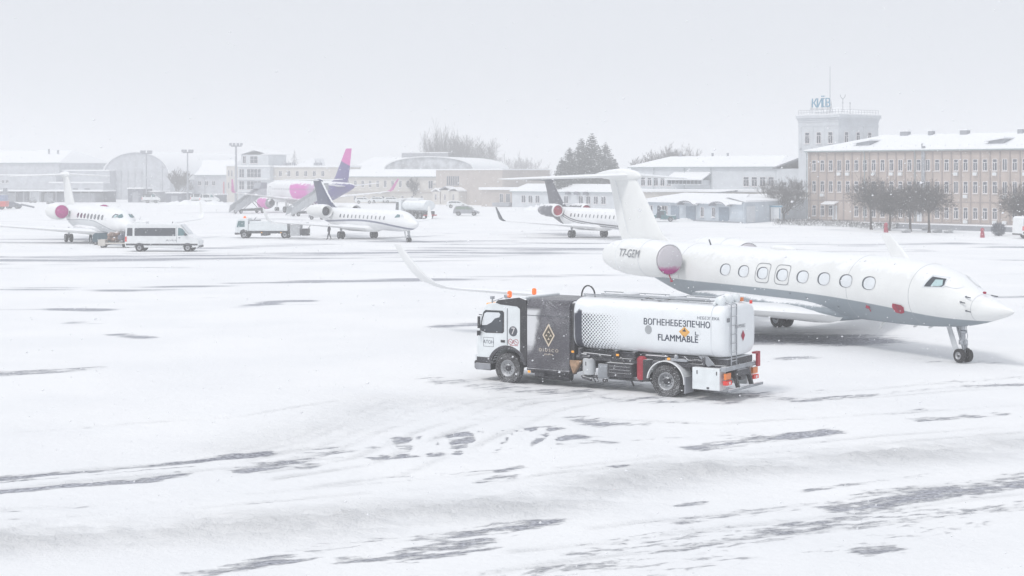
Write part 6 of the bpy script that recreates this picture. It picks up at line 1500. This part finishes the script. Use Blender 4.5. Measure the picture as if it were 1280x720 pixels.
# ---- light masts
def lightmast(label, px, D_, ztop, r, kind=0):
    a_ = PX(px, D_); T_ = thing('light_mast', label, 'light mast', (a_.x, a_.y, 0), 0)
    mb = MB(); mb.tube((0, 0, 0), (0, 0, ztop), r, r * .6, 10); mb.box(-r * 1.5, r * 1.5, -r * 1.5, r * 1.5, -.1, .4); mb.build('pole', M['w_grey'], T_)
    mb = MB(); mb.tube((-1.3, 0, ztop), (1.3, 0, ztop), .07, n=5); mb.tube((-1.3, .6, ztop - .1), (1.3, .6, ztop - .1), .07, n=5); mb.box(-1.2, 1.2, -.05, .65, ztop - .22, ztop - .12); mb.build('crossarm', M['w_grey'], T_)
    for x in ((-1.3, -.45, .45, 1.3) if kind else (-1.2, -.5, .5, 1.2)):
        mb = MB(); mb.prism([(-.35, 0), (-.45, .55), (.15, .62), (.2, .1)], 'x', x - .28, x + .28); o_ = mb.build('floodlight', M['w_grey'], T_, bevel=.03); o_.location.z = ztop + .05
lightmast('tallest light mast with floodlights, in front of the stepped terminal block', 295, 380, 14.0, .36, 1)
lightmast('middle thin light mast, in front of the hall with the big snowy roof', 234.5, 392, 12.6, .24)
lightmast('leftmost thin light mast, in front of the arched hangar', 183, 400, 12.5, .22)
for px, D_, h_ in ((256, 420, 6.5), (203, 430, 9.5)):
    a_ = PX(px, D_); T_ = thing('utility_pole', 'thin wooden pole ' + ('just right of the middle light mast' if px > 250 else 'between the arched hangar and the middle light mast'), 'pole', (a_.x, a_.y, 0), 0)
    mb = MB(); mb.tube((0, 0, 0), (0, 0, h_), .14, .1, 6); mb.build('shaft', M['w_grey'], T_); mb = MB(); mb.box(-.7, .7, -.05, .05, h_ - .5, h_ - .35); mb.build('crossarm', M['w_grey'], T_)
for px, py, h_ in ((1122, 288.5, 3.0), (1262, 292, 2.6)):
    pass

# ================================================================= trees and hedges
def strip(V_, F_, a, b, w_, rs):
    d = b - a; L = d.length
    if L < 1e-5: return
    n_ = d.cross(Vector((rs.uniform(-1, 1), rs.uniform(-1, 1), rs.uniform(-1, 1)))).normalized() * w_
    k = len(V_); V_.extend([tuple(a - n_), tuple(a + n_), tuple(b + n_ * .4), tuple(b - n_ * .4)]); F_.append((k, k + 1, k + 2, k + 3))
def grow_branch(mb, tw, p, d, L, r, lev, rs, P_):
    steps = 3; q = p
    for i in range(steps):
        d2 = (d + Vector((rs.uniform(-1, 1), rs.uniform(-1, 1), rs.uniform(-.6, 1))) * P_['wig'] + Vector((0, 0, P_['up']))).normalized(); e = q + d2 * (L / steps)
        rr = r * (1 - .22 * i); 
        if lev < P_['lev'] - 1: mb.tube(q, e, rr, rr * .8, 6 if lev < 2 else 4, cap=False)
        else: strip(tw[0], tw[1], q, e, max(rr, P_['tw']), rs)
        if lev < P_['lev']:
            for c_ in range(P_['n'] if i > 0 else 1):
                s_ = Vector((rs.gauss(0, 1), rs.gauss(0, 1), rs.gauss(0, .8))).normalized(); nd = (d2 + s_ * P_['spr']).normalized(); grow_branch(mb, tw, e, nd, L * rs.uniform(.5, .75), rr * .6, lev + 1, rs, P_)
        q, d = e, d2
def bare_tree(label, loc, h_, seed, P_, trunk=.3, cat='tree', cols=('bark', 'twig'), flat_=1.0, group=None, nlimb=5, r0=None, elev=(25, 70)):
    rs = random.Random(seed); T_ = thing('bare_tree', label, cat, loc, rs.uniform(0, 6), group); r0 = r0 or h_ * .022
    mb = MB(); top = Vector((rs.uniform(-.1, .1), rs.uniform(-.1, .1), h_ * trunk)); mb.tube((0, 0, -.1), top, r0 * 1.2, r0 * .85, 9, cap=False); mb.tube((0, 0, -.1), (0, 0, .35), r0 * 1.8, r0 * 1.15, 9, cap=False); mb.build('trunk', M[cols[0]], T_, True)
    cb = MB(); tw = ([], [])
    for k in range(nlimb):
        az = 2 * PI * k / nlimb + rs.uniform(-.4, .4); el = math.radians(rs.uniform(*elev)); d = Vector((math.cos(az) * math.cos(el), math.sin(az) * math.cos(el), math.sin(el)))
        grow_branch(cb, tw, top, d, (h_ * (1 - trunk)) * P_.get('L', .5) * rs.uniform(.8, 1.1), r0 * .6, 0, rs, P_)
    if P_.get('lead'): grow_branch(cb, tw, top, Vector((0, 0, 1)), h_ * (1 - trunk) * .62, r0 * .8, 0, rs, P_)
    cb.add(*tw, 1)
    o_ = cb.build('crown', [M[cols[0]], M[cols[1]]], T_)
    if flat_ != 1.0: o_.scale.z = flat_
    # bring the crown to the wanted height
    zs = [v[2] for v in cb.v]; mz = sorted(zs)[int(len(zs) * .995)]; k = (h_ - h_ * trunk) / max(.1, mz - h_ * trunk)
    o_.scale = (o_.scale.x, o_.scale.y, k); o_.location.z = h_ * trunk * (1 - k); return T_
def pollard(label, loc, h_, rx, seed, group):
    """round clipped crown on a thin trunk: limbs plus dense twigs filling an uneven ball"""
    rs = random.Random(seed); T_ = thing('round_tree', label, 'tree', loc, 0, group); zc = h_ * .66; rz_ = h_ * .34
    mb = MB(); mb.tube((0, 0, -.1), (rs.uniform(-.1, .1), 0, h_ * .42), .17, .12, 9, cap=False); mb.tube((0, 0, -.1), (0, 0, .3), .26, .17, 9, cap=False); mb.build('trunk', M['bark'], T_, True)
    cb = MB(); tw = ([], []); base = Vector((0, 0, h_ * .40)); ctr = Vector((0, 0, zc)); ends = []
    for k in range(14):
        v = Vector((rs.gauss(0, 1), rs.gauss(0, 1), abs(rs.gauss(.3, .8)) - .1)).normalized(); e = ctr + Vector((v.x * rx * .62, v.y * rx * .62, v.z * rz_ * .5)); m_ = (base + e) / 2 + Vector((0, 0, -.15))
        cb.tube(base, m_, .09, .07, 5, cap=False); cb.tube(m_, e, .07, .035, 5, cap=False); ends.append((m_, e))
    for k in range(4300):
        v = Vector((rs.gauss(0, 1), rs.gauss(0, 1), rs.gauss(0, 1))).normalized(); q = noise.noise((v.x * 2.2 + seed, v.y * 2.2, v.z * 2.2)) + .5 * noise.noise((v.x * 6 + seed, v.y * 6, v.z * 6)); R_ = (rs.random() ** .5) * (1 + .55 * q) * (1.15 if rs.random() < .15 else 1)
        p = ctr + Vector((v.x * rx * R_, v.y * rx * R_, v.z * rz_ * R_ * (1.0 if v.z > 0 else .85))); d = (v * .9 + Vector((rs.gauss(0, .5), rs.gauss(0, .5), rs.gauss(.25, .5)))).normalized()
        strip(tw[0], tw[1], p, p + d * rs.uniform(.25, .55), rs.uniform(.016, .036), rs)
    cb.add(*tw, 1); cb.build('crown', [M['bark'], M['twig']], T_); return T_
g5 = 'round trees in front of the beige building'
pollard('leftmost of the round trees in front of the beige building', P(1089, 287), 6.7, 2.75, 1, g5)
pollard('small round tree, second from the left in front of the beige building', P(1112, 288.5), 5.3, 1.9, 2, g5)
pollard('round tree, third from the left, overlapping the widest one to its right', P(1138, 289.5), 6.0, 2.15, 3, g5)
pollard('fourth and widest round tree in the middle in front of the beige building', P(1161.5, 291), 6.1, 2.75, 4, g5)
pollard('round tree at the right edge behind the minibus', P(1277, 294), 5.6, 2.7, 5, g5)
bare_tree('bare spreading tree behind the white booth with the blue roof', P(980, 276), 6.4, 21, dict(lev=4, n=2, wig=.22, up=.16, spr=.70, tw=.024, L=.60), .16, nlimb=8, elev=(30, 70))
# dark round bush
a = P(1248, 295); B = thing('bush', 'round dark clipped bush near the right edge', 'bush', a, 0); mb = MB(); tw = ([], []); rs = random.Random(9)
mb.tube((0, 0, 0), (0, 0, .8), .06, .04, 6); mb.build('stem', M['bark'], B)
for k in range(1900):
    v = Vector((rs.gauss(0, 1), rs.gauss(0, 1), rs.gauss(0, 1))).normalized(); R_ = rs.random() ** .35
    p = Vector((v.x * .78 * R_, v.y * .7 * R_, .78 + v.z * .72 * R_)); strip(tw[0], tw[1], p, p + v * .15 + Vector((rs.gauss(0, .06), rs.gauss(0, .06), rs.gauss(0, .06))), .02, rs)
mb = MB(); mb.add(*tw); mb.build('foliage', M['w_dark'], B)
def hedge(label, a_, b_, h_, d_, seed, gaps=()):
    rs = random.Random(seed); V_, F_ = [], []; L = (b_ - a_).length; u = (b_ - a_).normalized(); w_ = Vector((-u.y, u.x, 0))
    for k in range(int(L * 260)):
        t_ = rs.random() * L
        if any(g0 < t_ < g1 for g0, g1 in gaps): continue
        hh = h_ * (.85 + .3 * noise.noise((t_ * .6, seed, 0))); z = rs.random() ** .8 * hh; p = a_ + u * t_ + w_ * rs.uniform(-d_ / 2, d_ / 2); p = Vector((p.x, p.y, z))
        strip(V_, F_, p, p + Vector((rs.gauss(0, .12), rs.gauss(0, .12), abs(rs.gauss(.12, .1)))), .018, rs)
    mb = MB(); mb.add(V_, F_); o_ = mb.build('hedge', M['hedge']); tag(o_, label, 'hedge'); return o_
hedge('low bare hedge in front of the left end of the beige building', P(968, 281), P(1066, 284), .95, 1.4, 2)
hedge('low bare hedge behind the trunks of the first round trees', P(1062, 285), P(1122, 286.5), .85, 1.2, 3)
# low wall in front of the building
a_, b_ = P(1120, 285.5), P(1330, 292.5); B = thing('low_wall', 'low grey wall with snow on top along the beige building', 'wall', (a_.x, a_.y, 0), math.atan2(b_.y - a_.y, b_.x - a_.x)); L = (b_ - a_).length
mb = MB(); mb.box(0, L, 0, .3, -.1, .62); mb.build('masonry', M['w_grey'], B); mb = MB(); mb.box(-.03, L, -.05, .35, .62, .74); mb.build('snow_cap', M['snow'], B, bevel=.03)
for px, py in ((1133, 291), (1186, 291.5), (1172, 291), (1158, 288)):
    a = P(px, py); o_ = MB(); 
    for q in range(3): o_.ball(((q - 1) * .35, .1 * q, .2), .3, .28, .22 + .06 * q, 8)
    oo = o_.build('planter', M['concrete'], None, True, loc=a); tag(oo, 'small snow capped grey stone below the round trees', 'stone', 'small stones below the round trees')

# spruces: drooping whorls of needle sprays
def spruce(label, loc, h_, R_, seed, dens=1.0, mats_=('bark', 'needle')):
    rs = random.Random(seed); T_ = thing('spruce_tree', label, 'tree', loc, rs.uniform(0, 6)); mb = MB(); mb.tube((0, 0, -.1), (0, 0, h_ * .97), h_ * .017, .03, 7, cap=False); mb.build('trunk', M[mats_[0]], T_, True)
    V_, F_ = [], []; z = h_ * .10; lvl = 0
    while z < h_ * .985:
        t_ = z / h_; rad_ = R_ * (1.0 - t_) ** .80 * rs.uniform(.82, 1.10); nb = max(4, int((9 - 4 * t_) * dens + .5))
        for k in range(nb):
            az = 2 * PI * k / nb + rs.uniform(-.35, .35) + lvl; L = rad_ * rs.uniform(.72, 1.12); o_ = Vector((math.cos(az), math.sin(az), 0)); droop = -.30 + .55 * t_
            prev = Vector((0, 0, z)); ns = max(3, int(L / .45))
            for i in range(1, ns + 1):
                u = i / ns; p = Vector((0, 0, z)) + o_ * (L * u) + Vector((0, 0, L * (droop * u + .16 * u * u)))
                side = Vector((-o_.y, o_.x, 0)); wd = min(.42, rad_ * .35) * (1 - .55 * u) + .04
                for j in range(3):
                    for s in (-1, 1):
                        b0 = prev.lerp(p, rs.random()); e = b0 + side * s * wd * rs.uniform(.5, 1.4) + o_ * min(.25, rad_ * .15) * rs.random() + Vector((0, 0, -rs.uniform(.05, .38) * min(1, rad_ * .5))); strip(V_, F_, b0, e, rs.uniform(.05, .11) * min(1, .35 + rad_ * .3), rs)
                strip(V_, F_, prev, p, .05, rs); prev = p
        z += h_ * .026 * rs.uniform(.8, 1.2); lvl += .7
    mb = MB(); mb.add(V_, F_); mb.build('crown', M[mats_[1]], T_); return T_
spruce('dark spruce at the left of the spruce clump behind the terminal', PX(712, 346), 13.2, 6.2, 1, 1.4)
spruce('tall dark spruce second from the left in the clump', PX(727, 342), 15.2, 6.4, 2, 1.4)
spruce('tallest dark spruce in the middle of the clump', PX(740, 344), 16.4, 6.4, 3, 1.4)
spruce('shorter dark spruce at the right of the clump', PX(757, 340), 14.2, 6.2, 4, 1.4)
spruce('small dark spruce in front at the foot of the clump', PX(702, 338), 11.0, 3.8, 5, 1.3)
spruce('low dark spruce at the right foot of the clump, right of the shorter one', PX(768, 342), 10.8, 3.6, 6, 1.3)
for i, (px, D_, h_, lab) in enumerate(((351, 640, 15.5, 'faint spruce in the haze above the terminal, left one'), (368, 640, 17.2, 'faint spruce in the haze above the terminal, right and taller one'))): spruce(lab, PX(px, D_), h_, 4.2, 20 + i, .6)
# leafless poplars and far trees
PP = dict(lev=3, n=2, wig=.12, up=.42, spr=.45, tw=.035, L=.55, lead=1)
for i, (px, D_, h_, lab) in enumerate(((541, 480, 19.8, 'leftmost of the tall bare poplars behind the arched gable'), (549, 486, 22.0, 'tallest bare poplar, second from the left behind the arched gable'), (558, 482, 21.0, 'tall bare poplar, third from the left behind the arched gable'))):
    bare_tree(lab, PX(px, D_), h_, 30 + i, PP, .10, group='bare poplars behind the terminal', nlimb=7, elev=(62, 82))
BR = dict(lev=4, n=2, wig=.2, up=.14, spr=.65, tw=.035, L=.5)
for i, (px, D_, h_, lab) in enumerate(((575, 480, 18.5, 'broad bare tree just right of the tall poplars'), (590, 484, 17.5, 'broad bare tree at the right end of the poplar row'))):
    bare_tree(lab, PX(px, D_), h_, 40 + i, BR, .2, nlimb=6, elev=(30, 75))
far_src = bare_tree('faint bare tree in the far haze right of the broad bare trees', PX(612, 600), 12, 50, dict(lev=3, n=2, wig=.2, up=.2, spr=.6, tw=.05, L=.5), .15, nlimb=6, group='faint far trees')
for px, D_, s_, lab in ((622, 610, 1.0, 'faint bare tree in the far haze, second right of the broad bare trees'), (645, 600, 1.15, 'faint bare tree in the far haze above the shed, left of a pair'), (658, 605, 1.2, 'faint bare tree in the far haze above the shed, right of a pair'), (678, 590, .85, 'faint low tree in the far haze just left of the spruce clump')):
    dup(far_src, PX(px, D_), rz=px, label=lab, scale=s_)
for i, (px, D_, h_, lab) in enumerate(((815, 385, 11.5, 'left one of the bare trees behind the white two storey building'), (832, 390, 13.8, 'middle and tallest of the bare trees behind the white two storey building'), (848, 388, 13.4, 'right one of the bare trees behind the white two storey building'))):
    bare_tree(lab, PX(px, D_), h_, 60 + i, BR, .3, nlimb=6, elev=(20, 70))
t_ = bare_tree('small bare tree in front of the cream terminal wing below the pink wingtip', P(517, 254), 6.0, 70, BR, .2, nlimb=6)
dup(t_, PX(222, 425), label='bare tree left of the big snowy roofed hall, by the sheds', scale=1.35)
